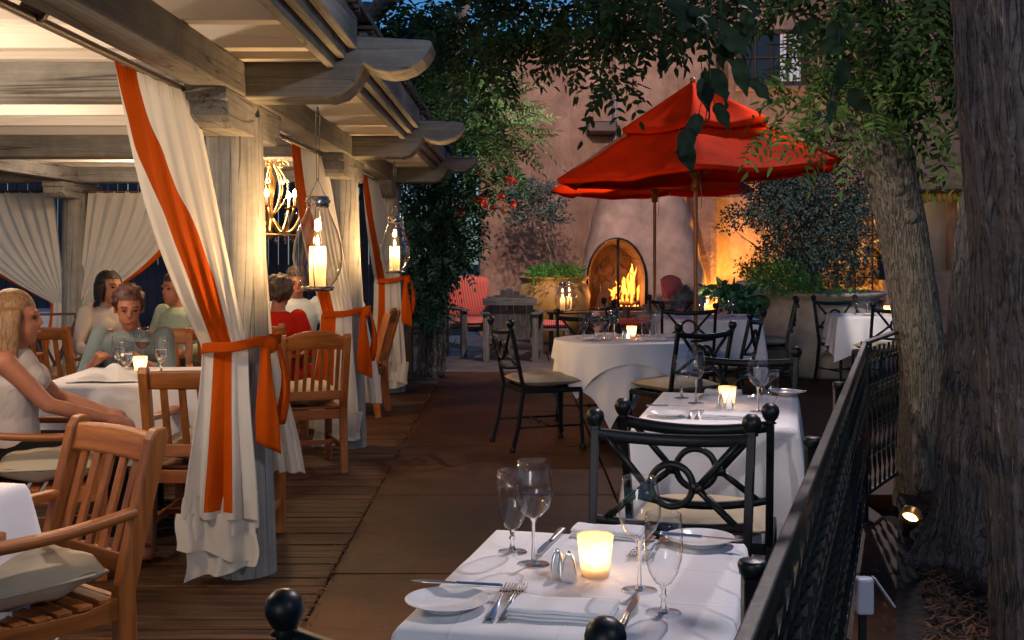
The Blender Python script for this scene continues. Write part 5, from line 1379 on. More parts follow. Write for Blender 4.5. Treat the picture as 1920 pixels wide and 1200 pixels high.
lb = MB(); limb_mb(lb, [(-2.55, 17.4, 4.2), at(655, 60, 15.5), at(690, 25, 14), at(750, -12, 12.5)], .16, .09, 12, 6, .03); limb_mb(lb, [(-2.5, 17.3, 4.0), at(800, 110, 15), at(850, 60, 14.5)], .07, .02)
lb.xf(Matrix.Translation(-Vector(be))).build('limbs', M['bark'], te)
B5 = [(690, 110, 16, 60, 26, 90), (760, 95, 16, 60, 36, 120), (800, 130, 15.5, 40, 40, 80), (720, 140, 16, 80, 50, 150), (800, 180, 15.5, 60, 60, 140), (660, 30, 15, 30, 20, 16), (850, 175, 15.2, 45, 30, 50), (770, 260, 15, 70, 60, 120), (780, 40, 15.5, 50, 20, 40), (880, 90, 15.5, 30, 40, 10)]
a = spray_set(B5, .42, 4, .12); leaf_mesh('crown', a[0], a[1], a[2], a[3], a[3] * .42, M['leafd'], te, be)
# climbing vine on a dark post
bv = (-.85, 13.2, 0); tv = thing('trumpet_vine', 'dense climbing vine with gnarled stems at the end of the pergola, red flowers', 'vine', bv)
B6 = [(800, 400, 13.2, 60, 60, 170), (850, 380, 13.3, 55, 50, 130), (820, 460, 13.2, 60, 50, 170), (790, 500, 13.1, 40, 60, 120), (845, 490, 13.4, 36, 36, 70), (800, 560, 13, 34, 30, 70), (875, 430, 13.5, 24, 46, 50), (880, 350, 13.4, 40, 30, 50), (780, 340, 13, 30, 40, 50), (930, 350, 13.5, 60, 16, 30), (800, 595, 13, 24, 16, 20), (850, 320, 13.3, 60, 26, 50)]
a = spray_set(B6, .22, 4, .062); leaf_mesh('leaves', a[0], a[1], a[2], a[3], a[3] * .5, M['leafv'], tv, bv)
lb = MB()
for i in range(7):
    x = -1.02 + i * .035; limb_mb(lb, [(x + random.uniform(-.05, .05), 13.0, 0), (x + random.uniform(-.1, .1), 13.05, .5), (x * .9, 13.1, 1.2), (x * .8 - .1, 13.2, 2.1)], .028, .012, 7, 6, .025)
lb.xf(Matrix.Translation(-Vector(bv))).build('stems', M['bark'], tv)
FL = [(865, 383, 9), (880, 380, 8), (865, 402, 10), (858, 405, 8), (918, 337, 8), (955, 338, 12), (965, 335, 8), (945, 372, 8), (910, 385, 12), (925, 388, 9), (903, 378, 8), (890, 375, 7), (943, 392, 9), (962, 382, 8), (938, 368, 9), (900, 322, 6), (928, 330, 8)]
for px, py, k in FL[::1]:
    k = max(4, k - 1); c = np.array(at(px, py, 12.9)); C_ = c + rng.normal(0, .018, (k, 3)); leaf_mesh('flower_cluster', C_, rng.normal(size=(k, 3)), rdir(k), .05, .042, M['flower'], tv, bv)
MBv = MB(); MBv.box((-1.2, 13.4, .5), (.14, .14, 1.0)); tag(MBv.build('wooden_post', M['dark_z'], bevel=.01), 'dark red wooden post below the vine', 'post')
fn = thing('latilla_fence', 'dark fence of upright sticks between the vine and the adobe wall', 'fence', (-1.0, 17.2, 0))
for i in range(16):
    b = MB(); x = -.62 + i * .035; b.tube([(x, 0, 0), (x + random.uniform(-.02, .02), .01, 1.2), (x + random.uniform(-.03, .03), 0, 2.25 + random.uniform(-.15, .1))], .015, 7); b.build('stick', M['old_z'], fn)
# night fence and hedge beyond the pergola
nf = thing('slat_fence', 'very dark blue slatted fence beyond the pergola deck', 'fence', (-5, 15.2, 0))
for i in range(60):
    b = MB(); b.box((-4.2 + i * .13, random.uniform(-.01, .01), 1.35), (.115, .03, 2.7)); b.build('slat', M['bluefence'], nf)
b = MB(); b.box((-.4, .05, 2.5), (7.9, .04, .1)); b.box((-.4, .05, .4), (7.9, .04, .1)); b.build('rail', M['bluefence'], nf)

# ------------------------------------------------------------------ planters
pl = thing('planter_urn', 'very large pale stone urn planted with a dark bushy shrub', 'planter', (3.54, 13.35, 0))
MB().lathe([(0, .0), (.58, .0), (.62, .03), (.69, .16), (.725, .34), (.715, .5), (.66, .66), (.60, .76), (.585, .82), (.62, .87), (.69, .905), (.70, .93), (.66, .945), (.58, .9), (.0, .84)], n=64).build('pot', M['urn'], pl)
MB().lathe([(0, .86), (.62, .86)], n=32).build('soil', M['soil'], pl)
bs = (3.35, 13.35, .88); sh = thing('shrub', 'big dark twiggy shrub filling the large stone urn', 'shrub', bs)
B7 = [(1515, 420, 13.2, 90, 90, 3200), (1450, 400, 13, 50, 50, 1200), (1570, 430, 13.3, 70, 90, 1900), (1480, 350, 13.3, 90, 50, 1500), (1540, 360, 13.4, 70, 60, 1300), (1395, 400, 13, 40, 22, 420), (1370, 425, 12.9, 24, 12, 90), (1440, 470, 13, 22, 30, 160), (1530, 500, 13.1, 70, 50, 1200), (1600, 480, 13.3, 40, 70, 700), (1590, 390, 13.3, 50, 50, 600), (1540, 310, 13.4, 70, 40, 900), (1570, 260, 13.4, 50, 30, 400), (1450, 350, 13.2, 60, 40, 900), (1620, 350, 13.4, 40, 60, 700)]
a = cloud(B7, .042); leaf_mesh('leaves', a[0], a[1], a[2], a[3], a[3] * .55, M['leafb'], sh, bs)
lb = MB()
for i in range(60):
    an = random.uniform(0, PI); q = random.uniform(.3, .95); e = at(1500 + 130 * math.cos(an) * q, 450 - 140 * math.sin(an) * q, 13.2 + random.uniform(-.5, .5)); m_ = Vector((3.35 + (e.x - 3.35) * .3, 13.35, lerp(.88, e.z, .5)))
    limb_mb(lb, [(3.35 + random.uniform(-.1, .1), 13.35, .86), m_, e], .014, .003, 5, 4, .03)
lb.xf(Matrix.Translation(-Vector(bs))).build('branches', M['bark2'], sh)
bs = (3.1, 12.95, .88)
a = cloud([(1460, 510, 12.85, 36, 28, 420), (1490, 530, 12.8, 50, 20, 520), (1420, 525, 12.9, 20, 14, 90), (1560, 545, 12.8, 60, 8, 120), (1450, 545, 12.7, 20, 10, 80)], .042); leaf_mesh('trailing_plant', a[0], a[1], a[2], a[3], a[3] * .7, M['leafg'], None, bs)
tag(bpy.data.objects['trailing_plant'], 'bright green trailing plant spilling over the rim of the large stone urn', 'plant')
p2 = thing('planter_urn', 'white slender urn half hidden behind the large stone urn', 'planter', (3.05, 14.6, 0))
MB().lathe([(0, 0), (.24, 0), (.26, .1), (.3, .35), (.24, .7), (.16, .86), (.2, .94), (.26, .99), (.25, 1.02), (.15, 1.0), (0, .98)], n=40).build('pot', M['urnw'], p2)
yp = thing('flowering_plant', 'yellow green plant in the white slender urn', 'plant', (3.05, 14.6, 1.0))
a = cloud([(1420, 510, 14.6, 30, 20, 260), (1405, 500, 14.6, 24, 26, 160), (1440, 480, 14.6, 24, 30, 140)], .05); leaf_mesh('leaves', a[0], a[1], a[2], a[3], a[3] * .5, leafm('yellow_green_leaves', (.12, .14, .02), (.3, .28, .05), .3), yp, (3.05, 14.6, 1.0))
lb = MB()
for i in range(12): limb_mb(lb, [(random.uniform(-.08, .08), 0, 0), (random.uniform(-.25, .2), random.uniform(-.1, .1), random.uniform(.1, .4))], .006, .002, 5, 3, .02)
lb.build('stems', M['leafg'], yp)
# bedding plant in the corner (big round leaves)
a = cloud([(1400, 575, 14.2, 34, 22, 150), (1425, 590, 14.1, 20, 16, 60), (1380, 560, 14.3, 30, 16, 60), (1360, 545, 14.5, 40, 12, 60)], .13, up=1.2); leaf_mesh('geranium', a[0], a[1], a[2], a[3], a[3] * .95, leafm('broad_green_leaves', (.015, .08, .05), (.04, .15, .08), .2), None, (2.9, 14.2, 0), curl=.2)
lb = MB()
for i in range(14): limb_mb(lb, [(-.1 + random.uniform(-.1, .2), 0, 0), (random.uniform(-.3, .3), 0, random.uniform(.5, .75))], .008, .004, 5, 3, .02)
gs = lb.build('stems', M['leafg'], bpy.data.objects['geranium']); tag(bpy.data.objects['geranium'], 'broad-leaved green geranium at the foot of the white urn', 'plant')
p3 = thing('planter_pot', 'wide mustard glazed bowl planter left of the fireplace', 'planter', (.70, 17.5, 0))
MB().lathe([(0, 0), (.3, 0), (.36, .06), (.62, .5), (.66, .72), (.60, .88), (.56, .92), (.60, .965), (.64, .99), (.60, 1.01), (.52, .97), (0, .9)], n=64).build('pot', M['clay'], p3); p3.scale = (.84, .84, 1); p3.location.x = .62
MB().lathe([(0, .95), (.5, .95)], n=32).build('soil', M['soil'], p3)
bs = (.62, 17.5, .95)
a = cloud([(1038, 512, 17.3, 44, 9, 360), (1010, 515, 17.2, 22, 9, 150), (1075, 510, 17.2, 18, 9, 90)], .13, up=.8); leaf_mesh('bedding_plant', a[0], a[1] + np.array([0, 0, .5]), a[2], a[3], a[3] * .2, M['leafg'], None, bs)
tag(bpy.data.objects['bedding_plant'], 'low green strap-leaved plants around the rim of the mustard bowl planter', 'plant')
st_ = thing('potted_tree', 'small airy tree with two thin stems growing from the mustard bowl planter', 'tree', bs)
lb = MB(); limb_mb(lb, [(.68, 17.5, .9), at(1027, 460, 17.5), at(1008, 400, 17.5), at(990, 360, 17.5)], .018, .006, 7, 6, .015); limb_mb(lb, [(.76, 17.5, .9), at(1036, 450, 17.4), at(1028, 400, 17.4), at(1020, 350, 17.4)], .016, .005, 7, 6, .015)
for px, py in ((960, 345), (950, 400), (980, 420), (1060, 410), (1055, 370), (1030, 340), (1075, 415)): limb_mb(lb, [at(1012, 415, 17.45), at((px + 1012) / 2, (py + 400) / 2, 17.45), at(px, py, 17.4)], .006, .002, 5, 4, .02)
lb.xf(Matrix.Translation(-Vector(bs))).build('stems', M['bark2'], st_)
a = cloud([(1000, 370, 17.5, 45, 34, 700), (1030, 400, 17.4, 30, 26, 330), (970, 405, 17.4, 26, 20, 200), (985, 345, 17.5, 30, 16, 180), (1055, 412, 17.4, 22, 8, 60), (960, 360, 17.4, 20, 20, 120), (1050, 380, 17.4, 16, 10, 60), (1030, 350, 17.4, 22, 16, 120)], .055); leaf_mesh('crown', a[0], a[1], a[2], a[3], a[3] * .5, M['leafb'], st_, bs)

# ------------------------------------------------------------------ rustic lounge chairs
def lounge(label, loc, rz, cushion=True):
    t = thing('lounge_chair', label, 'chair', loc, rz, 'silvered wood lounge chairs')
    for s_ in (-1, 1):
        b = MB(); b.box((s_ * .31, .34, .30), (.075, .075, .60)); b.build('front_leg', M['old_z'], t, bevel=.005)
        b = MB(); b.box((s_ * .31, -.30, .33), (.075, .075, .66)); b.build('rear_leg', M['old_z'], t, bevel=.005)
        b = MB(); b.box((s_ * .32, .03, .615), (.12, .80, .03)); b.build('armrest', M['old_y'], t, bevel=.004)
        b = MB(); b.bar((s_ * .265, .36, .33), (s_ * .265, -.32, .27), .03, .09); b.bar((s_ * .31, .3, .12), (s_ * .31, -.27, .12), .03, .06); b.build('side_rail', M['old_y'], t, bevel=.004)
    for i in range(7):
        x = (i - 3) * .083; h = .93 - .018 * abs(i - 3) ** 1.6 - (.03 if i in (1, 5) else 0) - (.015 if i == 4 else 0)
        b = MB(); b.bar((x, -.24, .28), (x, -.24 - (h - .28) * .26, h), .078, .022, up=(0, 1, 0)); b.build('back_slat', M['old_z'], t, bevel=.003)
    for z in (.76,):
        y_ = -.24 - (z - .28) * .26 - .03; b = MB(); b.bar((-.34, y_, z), (.34, y_, z), .03, .09); b.build('back_rail', M['old_x'], t, bevel=.004)
    for i in range(6):
        b = MB(); y_ = -.16 + i * .1; b.bar((-.28, y_, .36 + .008 * i), (.28, y_, .36 + .008 * i), .085, .02); b.build('seat_slat', M['old_x'], t, bevel=.003)
    if cushion:
        pillow(.54, .58, .11, (0, .08, .44), seed=2).build('seat_cushion', M['stripe'], t)
        b = pillow(.58, .56, .12, (0, 0, 0), p=2.6, seed=5)
        # crown the top edge of the back cushion
        b.v = [(v[0], v[1] + (.05 * (1 - (v[0] / .29) ** 2) if v[1] > .1 else 0), v[2]) for v in b.v]
        b.xf(Matrix.Translation((0, -.245, .74)) @ Matrix.Rotation(R(75), 4, 'X')); b.build('back_cushion', M['stripe'], t)
    return t
lounge('silvered wood lounge chair with red striped cushions facing the camera, by the vine', (-.50, 15.9, 0), face_to(.42, -.9))
L2 = lounge('silvered wood lounge chair seen from behind, fan of back boards towards the camera', (.02, 15.0, 0), face_to(.12, 1), cushion=False)
lounge('silvered wood lounge chair turned to the fire, red striped cushion, behind the farther pole', (2.02, 16.1, 0), face_to(-.8, .6))
ot = thing('footstool', 'low silvered wood footstool with a red striped cushion, right of the chair seen from behind', 'footstool', (.52, 15.6, 0))
for sx in (-1, 1):
    for sy in (-1, 1): b = MB(); b.box((sx * .2, sy * .16, .17), (.06, .06, .34)); b.build('leg', M['old_z'], ot, bevel=.004)
b = MB(); b.box((0, 0, .355), (.5, .4, .03)); b.build('top', M['old_x'], ot, bevel=.004); pillow(.46, .38, .1, (0, 0, .42)).build('cushion', M['stripe'], ot)
o2 = dup(ot, 'low footstool with a red striped cushion between the round table glasses and the fireplace', (1.55, 15.9, 0), .3)
def side_table(label, x, y, h=.55, r=.32, m='dark_x'):
    t = thing('side_table', label, 'table', (x, y, 0)); b = MB(); b.box((0, 0, h - .015), (2 * r, 2 * r * .8, .03)); b.build('top', M[m], t, bevel=.004)
    for sx in (-1, 1):
        for sy in (-1, 1): b = MB(); b.box((sx * r * .8, sy * r * .6, h / 2 - .015), (.05, .05, h - .03)); b.build('leg', M['dark_z'], t, bevel=.003)
    return t
side_table('small dark red side table with glass lanterns, in front of the mustard planter', .80, 16.3)
lantern('left of two glass lanterns standing on the dark red side table', (.70, 16.2), .96, .55, hang=False, power=4)
lantern('right of two glass lanterns standing on the dark red side table', (.80, 16.42), .96, .55, hang=False, power=4)
side_table('small dark side table behind the umbrella table, holding one glass lantern', 2.43, 14.6, .55)
lantern('small glass lantern behind the umbrella table, right of the orange pole', (2.43, 14.6), .96, .55, hang=False, power=4)

# ------------------------------------------------------------------ small fixtures
gl = thing('ground_lamp', 'small spotlight in the mulch shining up the dark grey trunk', 'lamp', (1.93, 5.75, .06))
b = MB(); b.lathe([(0, 0), (.02, 0), (.045, .07), (.05, .13), (.045, .13), (.04, .08), (0, .07)], n=20); b.xf(Matrix.Rotation(R(40), 4, 'X')).build('housing', M['brass'], gl)
b = MB(); b.lathe([(0, .085), (.038, .085)], n=16); b.xf(Matrix.Rotation(R(40), 4, 'X')).build('lens', emis('warm_lens', (1, .6, .25), 8), gl)
light('SPOT', (.01, -.115, .15), 38, (1, .55, .2), .02, parent=gl, spot=64, target=(.04, -.5, .7))
b = MB(); b.box((0, 0, -.03), (.03, .03, .08)); b.build('stake', M['iron'], gl)
bx = thing('outlet_box', 'pale electrical outlet box on a stake in the mulch, its cover flipped open', 'outlet box', (1.06, 3.55, 0))
b = MB(); b.box((0, 0, .18), (.02, .02, .36)); b.build('stake', M['iron'], bx); b = MB(); b.box((0, -.02, .40), (.05, .04, .11)); b.build('box', M['white'], bx, bevel=.008)
b = MB(); b.bar((.027, -.02, .455), (.085, -.03, .37), .006, .045, up=(0, 1, 0)); b.build('cover', M['white'], bx, bevel=.003)
ts = thing('tray_stand', 'dark folding tray stand with crossed legs behind the blonde woman', 'stand', (-3.75, 9.6, 0), .25)
for s_ in (-1, 1):
    b = MB(); b.bar((-.2, s_ * .18, .88), (.2, s_ * .18, 0), .03, .02); b.bar((.2, s_ * .16, .88), (-.2, s_ * .16, 0), .03, .02); b.build('crossed_legs', M['dark_z'], ts)
b = MB(); b.bar((-.2, -.24, .89), (-.2, .24, .89), .035, .03); b.bar((.2, -.24, .89), (.2, .24, .89), .035, .03); b.bar((-.24, -.2, .905), (.24, -.18, .905), .02, .02); b.build('top_bar', M['dark_y'], ts)
vf = MB(); vf.box((0, 0, 0), (.12, .05, .2)); tag(vf.build('notice_plate', M['white'], loc=at(1510, 262, 18.9), bevel=.004), 'small white square on the wall beyond the umbrella tip', 'plate')
sc_l = thing('wall_lamp', 'black wall lamp on the white jamb beside the lit window', 'lamp', at(1653, 505, 18.95)); b = MB(); b.box((0, 0, 0), (.12, .1, .34)); b.box((0, 0, .19), (.16, .14, .04)); b.build('housing', M['iron'], sc_l, bevel=.01)
# ------------------------------------------------------------------ people
def skinm(name, c):
    def b(nt, out): principled(nt, out, ramp(nt, noi(nt, coords(nt), 9, 3), [(.3, tuple(x * .9 for x in c)), (.7, c)]), .55, Subsurface_Weight=.08, Subsurface_Radius=(.01, .004, .002))
    return mat(name, b)
M['skin_a'] = skinm('warm_skin', (.42, .19, .11)); M['skin_b'] = skinm('tanned_skin', (.40, .155, .085))
def remesh(b, vox, name, m, parent=None, smooth_it=3):
    o = b.build(name, m, parent, fix=True)
    md = o.modifiers.new('r', 'REMESH'); md.mode = 'VOXEL'; md.voxel_size = vox; md.use_smooth_shade = True
    ms = o.modifiers.new('s', 'SMOOTH'); ms.factor = .5; ms.iterations = smooth_it
    o.matrix_basis = Matrix.Identity(4)
    bpy.context.view_layer.update(); dg = bpy.context.evaluated_depsgraph_get()
    nm = bpy.data.meshes.new_from_object(o.evaluated_get(dg)); o.modifiers.clear(); o.data = nm
    nm.materials.clear(); nm.materials.append(m); nm.polygons.foreach_set('use_smooth', [True] * len(nm.polygons))
    return o
def person(label, loc, rz, shirt, trousers, hair, skin='skin_a', lean=.1, turn=0, nod=0, armL=None, armR=None, sleeves='long', seat=.47, shade=None, scale=1, female=False, legs=True):
    S = Vector
    hip = S((0, -.02, seat + .09)); ch = S((0, -.02 + lean * .33 * 1.4, seat + .40)); nk = S((0, -.02 + lean * .60, seat + .545)); hd = S((0, .0 + lean * .78, seat + .675))
    sh = [S((s_ * (.165 if female else .185), nk.y - .015, seat + .50)) for s_ in (-1, 1)]
    hands = [S(armL or (-.2, .34, seat + .2)), S(armR or (.2, .34, seat + .2))]
    body = MB(); cl = MB(); pt = MB()
    def torso(b, k):
        P = [hip + S((0, 0, -.07)), hip, hip.lerp(ch, .5), ch, nk + S((0, 0, -.05)), nk]; W = [.15, .165, .14 if female else .155, .165 if female else .185, .135, .06]; D = [.11, .12, .1, .115, .09, .055]
        n = 20; Q = []
        for p, w_, d_ in zip(P, W, D):
            for i in range(n): a = 2 * PI * i / n; Q.append(p + S(((w_ + k) * math.cos(a), (d_ + k) * math.sin(a), 0)))
        b.add(Q, [(j * n + i, j * n + (i + 1) % n, (j + 1) * n + (i + 1) % n, (j + 1) * n + i) for j in range(len(P) - 1) for i in range(n)] + [tuple(reversed(range(n))), tuple(range(len(Q) - n, len(Q)))])
        if female:
            for s_ in (-1, 1): b.ball(ch + S((s_ * .07, .085, .0)), .06 + k, 12)
    torso(body, 0)
    HM = Matrix.Rotation(turn, 3, 'Z') @ Matrix.Rotation(-nod, 3, 'X')
    def H(x, y, z): return hd + HM @ S((x, y, z))
    body.tube([nk + S((0, 0, -.04)), nk.lerp(hd, .5), H(0, -.01, -.03)], [.058, .052, .055], 14)
    body.ball(H(0, -.012, .03), .094, 20, (.84, 1.0, 1.02), HM.to_4x4()); body.ball(H(0, .022, -.035), .07, 18, (.86, .92, 1.12), HM.to_4x4()); body.ball(H(0, .052, -.092), .026, 10, (1.2, 1, .8), HM.to_4x4())
    body.tube([H(0, .082, .022), H(0, .103, -.012), H(0, .096, -.022)], [.008, .013, .011], 8); body.ball(H(0, .082, -.052), .014, 8, (1.7, .8, .7), HM.to_4x4()); body.ball(H(0, .078, .03), .02, 8, (3, .6, .55), HM.to_4x4())
    for s_ in (-1, 1): body.ball(H(s_ * .082, -.006, -.004), .024, 10, (.35, .7, 1.2), HM.to_4x4())
    for k, s_ in enumerate((-1, 1)):
        a, h = sh[k], hands[k]; d = h - a; L = min(d.length, .52); h = a + d.normalized() * L
        m_ = (a + h) / 2; off = math.sqrt(max(0, .27 ** 2 - (L / 2) ** 2)); bend = S((s_ * .55, -.25, -1)).normalized(); bend = (bend - d.normalized() * bend.dot(d.normalized())).normalized(); e = m_ + bend * off
        body.tube([a, a.lerp(e, .5), e, e.lerp(h, .35), h], [.05, .044, .037, .036, .025], 12); body.ball(a, .055, 12); body.ball(e, .038, 10)
        if sleeves == 'long': cl.tube([a, a.lerp(e, .5), e, e.lerp(h, .6)], [.066, .056, .05, .042], 14); cl.ball(a, .068, 12); cl.ball(e, .05, 10)
        elif sleeves == 'short': cl.tube([a, a.lerp(e, .55)], [.064, .06], 14); cl.ball(a, .068, 12)
        # hand: palm, four fingers, thumb
        f = (h - e).normalized(); up_ = S((0, 0, 1)) - f * f.z; up_.normalize(); r_ = f.cross(up_)
        body.ball(h + f * .045, .042, 12, (1, 1, 1)) if False else body.tube([h, h + f * .03, h + f * .075], [.026, .034, .033], 10)
        for q in range(4):
            b0 = h + f * .07 + r_ * (-.027 + .018 * q); Lf = (.07, .08, .075, .058)[q]; b1 = b0 + f * Lf * .45 - up_ * .006; b2 = b1 + f * Lf * .3 - up_ * .018; b3 = b2 + f * Lf * .15 - up_ * .02
            body.tube([b0, b1, b2, b3], [.0105, .010, .009, .0075], 8)
        t0 = h + f * .02 - r_ * s_ * .028; t1 = t0 + f * .035 - r_ * s_ * .03 - up_ * .008; body.tube([t0, t1, t1 + f * .03 - up_ * .006], [.014, .0115, .009], 8)
    if legs:
        for s_ in (-1, 1):
            hp = S((s_ * .09, .0, seat + .06)); kn = S((s_ * .12, .42, seat + .05)); an = S((s_ * .12, .42, .1)); ft = S((s_ * .13, .6, .04))
            body.tube([hp, hp.lerp(kn, .5), kn, kn.lerp(an, .35), an], [.088, .078, .058, .056, .04], 14); body.tube([an - S((0, .04, .03)), an + S((0, .06, -.045)), ft], [.042, .042, .028], 10)
            pt.tube([hp - S((0, .05, 0)), hp.lerp(kn, .5), kn, kn.lerp(an, .35), an + S((0, 0, .04))], [.108, .096, .078, .072, .062], 16); pt.ball(kn, .078, 12)
        pt.ball(hip + S((0, 0, -.04)), .17, 16, (1.1, .85, .6))
    torso(cl, .018)
    o = remesh(body, .0105, 'person', M[skin]); tag(o, label, 'person')
    o.location = loc; o.rotation_euler[2] = rz; o.scale = (scale,) * 3
    # keep the shirt below the neck
    c_ = remesh(cl, .012, 'shirt', shirt, o, 2)
    if legs: remesh(pt, .014, 'trousers', trousers, o, 2)
    hb = MB(); kind, hm = hair
    hb.ball(H(0, -.028, .045), .104, 22, (.9, 1.0, .98), HM.to_4x4())
    if kind == 'long':
        for i in range(26):
            a = PI + (i / 25 - .5) * 1.25 * PI; x, y = .088 * math.sin(a) * -1, .088 * math.cos(a)
            p0 = H(-.09 * math.cos(a + PI / 2) , -.02 + .08 * math.cos(a), .05); q = Vector((p0.x, p0.y, 0)) - Vector((hd.x, hd.y, 0))
            hb.tube([p0, p0 + S((q.x * .25, q.y * .25 - .01, -.1)), p0 + S((q.x * .3 + random.uniform(-.02, .02), q.y * .3 - .01, -.22)), p0 + S((q.x * .1, -.01, -.30 + random.uniform(-.03, .02)))], [.026, .026, .022, .01], 8)
    elif kind == 'bob':
        for i in range(20):
            a = PI + (i / 19 - .5) * 1.3 * PI; p0 = H(-.088 * math.cos(a + PI / 2), -.02 + .08 * math.cos(a), .04); hb.tube([p0, p0 + S((0, -.005, -.07)), p0 + S((0, -.008, -.13))], [.024, .024, .012], 8)
    elif kind == 'curly':
        for i in range(70):
            v = Vector(rdir(1)[0]); 
            if v.y > .55 and v.z < .45: continue
            hb.ball(H(v.x * .095, -.02 + v.y * .1, .04 + v.z * .1), .024, 8)
    else:
        for i in range(40):
            v = Vector(rdir(1, .6)[0]); 
            if v.y > .6 and v.z < .5: continue
            hb.ball(H(v.x * .088, -.025 + v.y * .096, .05 + v.z * .094), .018, 8)
    ho = remesh(hb, .009, 'hair', hm, o, 1)
    # trim the hairline off the face
    bm = bmesh.new(); bm.from_mesh(ho.data); inv = HM.inverted()
    dl = [v for v in bm.verts if (inv @ (v.co - hd)).y > .042 and (inv @ (v.co - hd)).z < .068]
    bmesh.ops.delete(bm, geom=dl, context='VERTS'); bm.to_mesh(ho.data); bm.free()
    eb_ = MB()
    for s_ in (-1, 1):
        e = MB(); e.ball(H(s_ * .031, .0765, .014), .0115, 10, (1.2, .6, .7), HM.to_4x4()); e.build('eye', M['eye'], o)
        e = MB(); e.tube([H(s_ * .015, .089, .037), H(s_ * .032, .087, .041), H(s_ * .05, .075, .037)], .0035, 6); e.build('eyebrow', hm, o)
    e = MB(); e.tube([H(-.02, .088, -.053), H(0, .0955, -.052), H(.02, .088, -.053)], [.003, .006, .003], 6); e.build('lips', M['lip'], o)
    return o
M['eye'] = simple('dark_eye', (.03, .02, .015), .2); M['lip'] = simple('lip_red', (.4, .1, .08), .5)
def hairm(name, a, b_):
    def b(nt, out):
        n = noi(nt, coords(nt, (1, 1, .15)), 120, 4, .6); principled(nt, out, ramp(nt, n, [(.35, a), (.65, b_)]), .5, normal=bump(nt, n, .8, .006))
    return mat(name, b)
HB = hairm('blonde_hair', (.12, .055, .02), (.34, .19, .08)); HD = hairm('dark_hair', (.006, .004, .004), (.03, .018, .014)); HR = hairm('auburn_hair', (.03, .01, .008), (.11, .035, .02)); HG = hairm('brown_curly_hair', (.02, .014, .01), (.1, .07, .05))
fb_ = lambda n, c: fabric(n, c, 0, 200, .12, wr=.35)
person('blonde woman in a sleeveless pale top sitting in profile at the left edge', (-2.26, 5.33, 0), face_to(.95, .28), fb_('pale_top', (.50, .45, .43)), fb_('black_skirt', (.012, .012, .015)), ('long', HB), 'skin_b', lean=.02, sleeves='none', female=True, armR=(.06, .40, .66), armL=(-.04, .42, .66), seat=.44, turn=-.1)
person('man in a grey blue button shirt leaning with folded arms on the guests\' table', (-2.32, 7.28, 0), face_to(.12, -1), fb_('grey_blue_shirt', (.17, .21, .22)), fb_('dark_jeans', (.03, .035, .05)), ('short', HR), 'skin_b', lean=.36, armL=(-.10, .50, .79), armR=(.14, .48, .79), seat=.40, nod=.25, turn=.25)
person('dark haired woman in a white blouse behind the man in the grey blue shirt', (-3.05, 8.75, 0), face_to(.8, -.6), fb_('white_blouse', (.5, .45, .42)), fb_('black_trousers', (.02, .02, .02)), ('bob', HD), 'skin_a', lean=.12, female=True, seat=.46)
person('guest in a pale green shirt mostly hidden by the nearest curtain', (-2.52, 9.05, 0), face_to(-.5, -.8), fb_('pale_green_shirt', (.35, .42, .32)), fb_('grey_trousers', (.06, .06, .06)), ('short', HR), 'skin_b', lean=.15, seat=.44)
person('guest in a light blue and white shirt seen under the chandelier', (-1.88, 10.2, 0), face_to(.25, -1), fb_('light_blue_shirt', (.5, .6, .68)), fb_('dark_trousers', (.03, .03, .04)), ('short', HG), 'skin_b', lean=.2, seat=.46, nod=.2)
person('guest in a red dress seen from behind, right of the nearest post', (-1.76, 8.72, 0), face_to(.15, 1), fb_('red_dress', (.42, .018, .01)), fb_('red_skirt', (.4, .018, .01)), ('curly', HG), 'skin_b', lean=.12, female=True, seat=.42)
person('small guest with curly brown hair bent over the table, behind the nearest curtain', (-1.52, 5.98, 0), face_to(-.1, 1), fb_('brown_shirt', (.12, .08, .06)), fb_('brown_trousers', (.05, .04, .03)), ('curly', HG), 'skin_a', lean=.3, seat=.44, scale=.80, nod=.4)

# ------------------------------------------------------------------ unseen spotlights added to light the place
M['lens'] = emis('added_spot_lens', (1, .85, .7), 3)
def added_spot(label, loc, target, power, c=(1, .86, .76), spot=60, size=.06, blend=.7):  # added spot lamp out of view, brightens its target
    t = thing('spotlight', label, 'lamp', loc, 0, 'added unseen spotlights')
    Rm = (Vector(target) - Vector(loc)).to_track_quat('-Z', 'Y').to_matrix().to_4x4()
    b = MB(); b.lathe([(0, .16), (.035, .15), (.045, .02), (.055, 0), (.05, 0), (.04, .03), (0, .04)], n=20); b.xf(Rm); b.build('housing', M['iron'], t)
    b = MB(); b.lathe([(0, .02), (.04, .02)], n=16); b.xf(Rm); b.build('lens', M['lens'], t)
    o = light('SPOT', (0, 0, 0), power, c, size, parent=t, spot=spot, blend=blend); o.rotation_euler = Rm.to_euler()
    o.location = Rm @ Vector((0, 0, -.02))
    return t
added_spot('added spotlight out of view overhead, aimed at the dining tables', (1.75, 5.6, 4.6), (.35, 3.0, .7), 290, (1, .86, .86), 60)
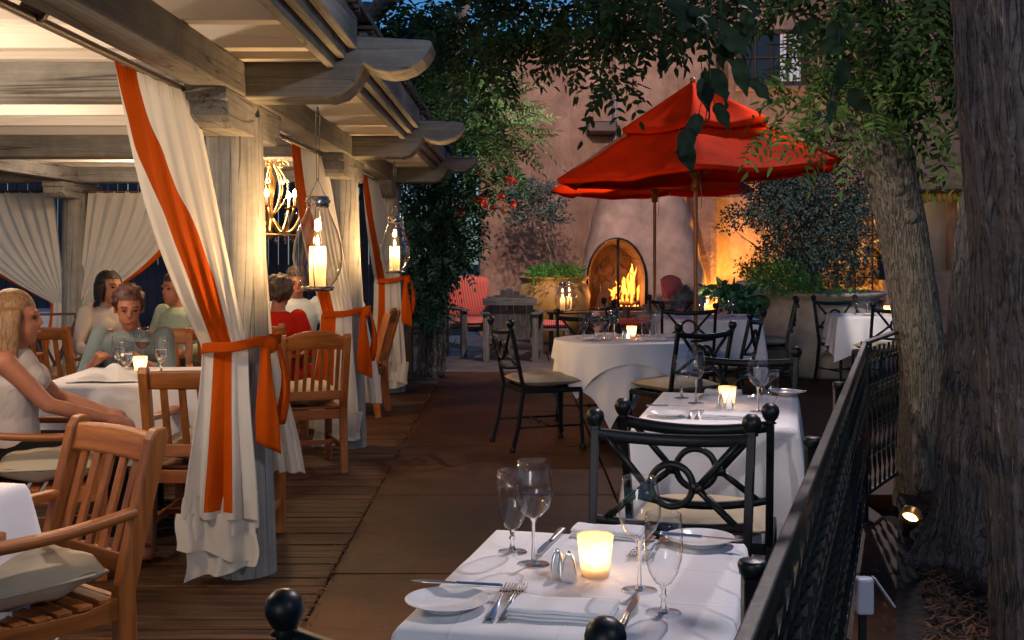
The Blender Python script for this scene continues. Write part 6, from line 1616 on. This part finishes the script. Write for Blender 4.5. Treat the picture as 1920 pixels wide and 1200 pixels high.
added_spot('added unseen spotlight aimed at the umbrellas', (2.0, 4.6, 3.9), (1.7, 11, 2.5), 240, (1, .70, .5), 32)
added_spot('added unseen spotlight overhead, aimed at the leaning tree', (-.3, 3.2, 3.1), (2.35, 6.8, 1.6), 165, (1, .90, .78), 36)
added_spot('added unseen spotlight above the patio, aimed at the lounge chairs', (1.2, 12.2, 4.2), (-.5, 15.2, .8), 330, (1, .8, .74), 80)
added_spot('added spotlight high behind the camera, aimed at the pergola eave', (2.6, -1.2, 3.4), (-1.0, 7.0, 1.3), 140, (1, .93, .88), 62)
added_spot('added unseen spotlight aimed at the round table', (3.0, 11.8, 4.4), (1.1, 8.6, .7), 230, (1, .85, .82), 60)
added_spot('added unseen spotlight aimed at the adobe wall', (.2, 12.8, 4.4), (1.2, 19, 3.2), 470, (1, .77, .70), 85)
added_spot('added unseen spotlight beyond the railing, aimed at the big stone urn', (2.3, 9.6, 4.2), (3.6, 12.8, .5), 260, (1, .85, .74), 50)
# amber uplight behind the planters, and added lamps that brighten the pergola from inside
am = thing('uplight', 'amber uplight washing the adobe wall behind the white urn', 'lamp', (3.55, 18.6, 0))
b = MB(); b.lathe([(0, 0), (.06, 0), (.07, .12), (.06, .12), (.05, .1), (0, .1)], n=20); b.build('housing', M['iron'], am)
light('SPOT', (0, 0, .13), 300, (1, .45, .06), .05, parent=am, spot=120).rotation_euler = (R(180 + 6), R(-6), 0)
def down(label, x, y, p, z=2.42):
    t = thing('added_ceiling_lamp', label, 'lamp', (x, y, z)); b = MB(); b.lathe([(0, .02), (.025, .02), (.03, -.03), (.022, -.03), (0, -.01)], n=24); b.build('shade', M['brass'], t)
    b = MB(); b.lathe([(0, -.03), (.035, -.03), (.03, -.05), (0, -.058)], n=16); b.build('bulb', M['bulb'], t)
    light('POINT', (0, 0, -.10), p, (1, .75, .54), .06, parent=t)
down('pendant lamp above the left edge of the guests\' table', -2.85, 6.3, 20, 2.0)
down('added unseen pendant lamp under the pergola near the camera', -2.3, 3.9, 27, 1.98)
down('added ceiling lamp under the pergola at the back of the deck', -3.4, 10.3, 16, 2.3)
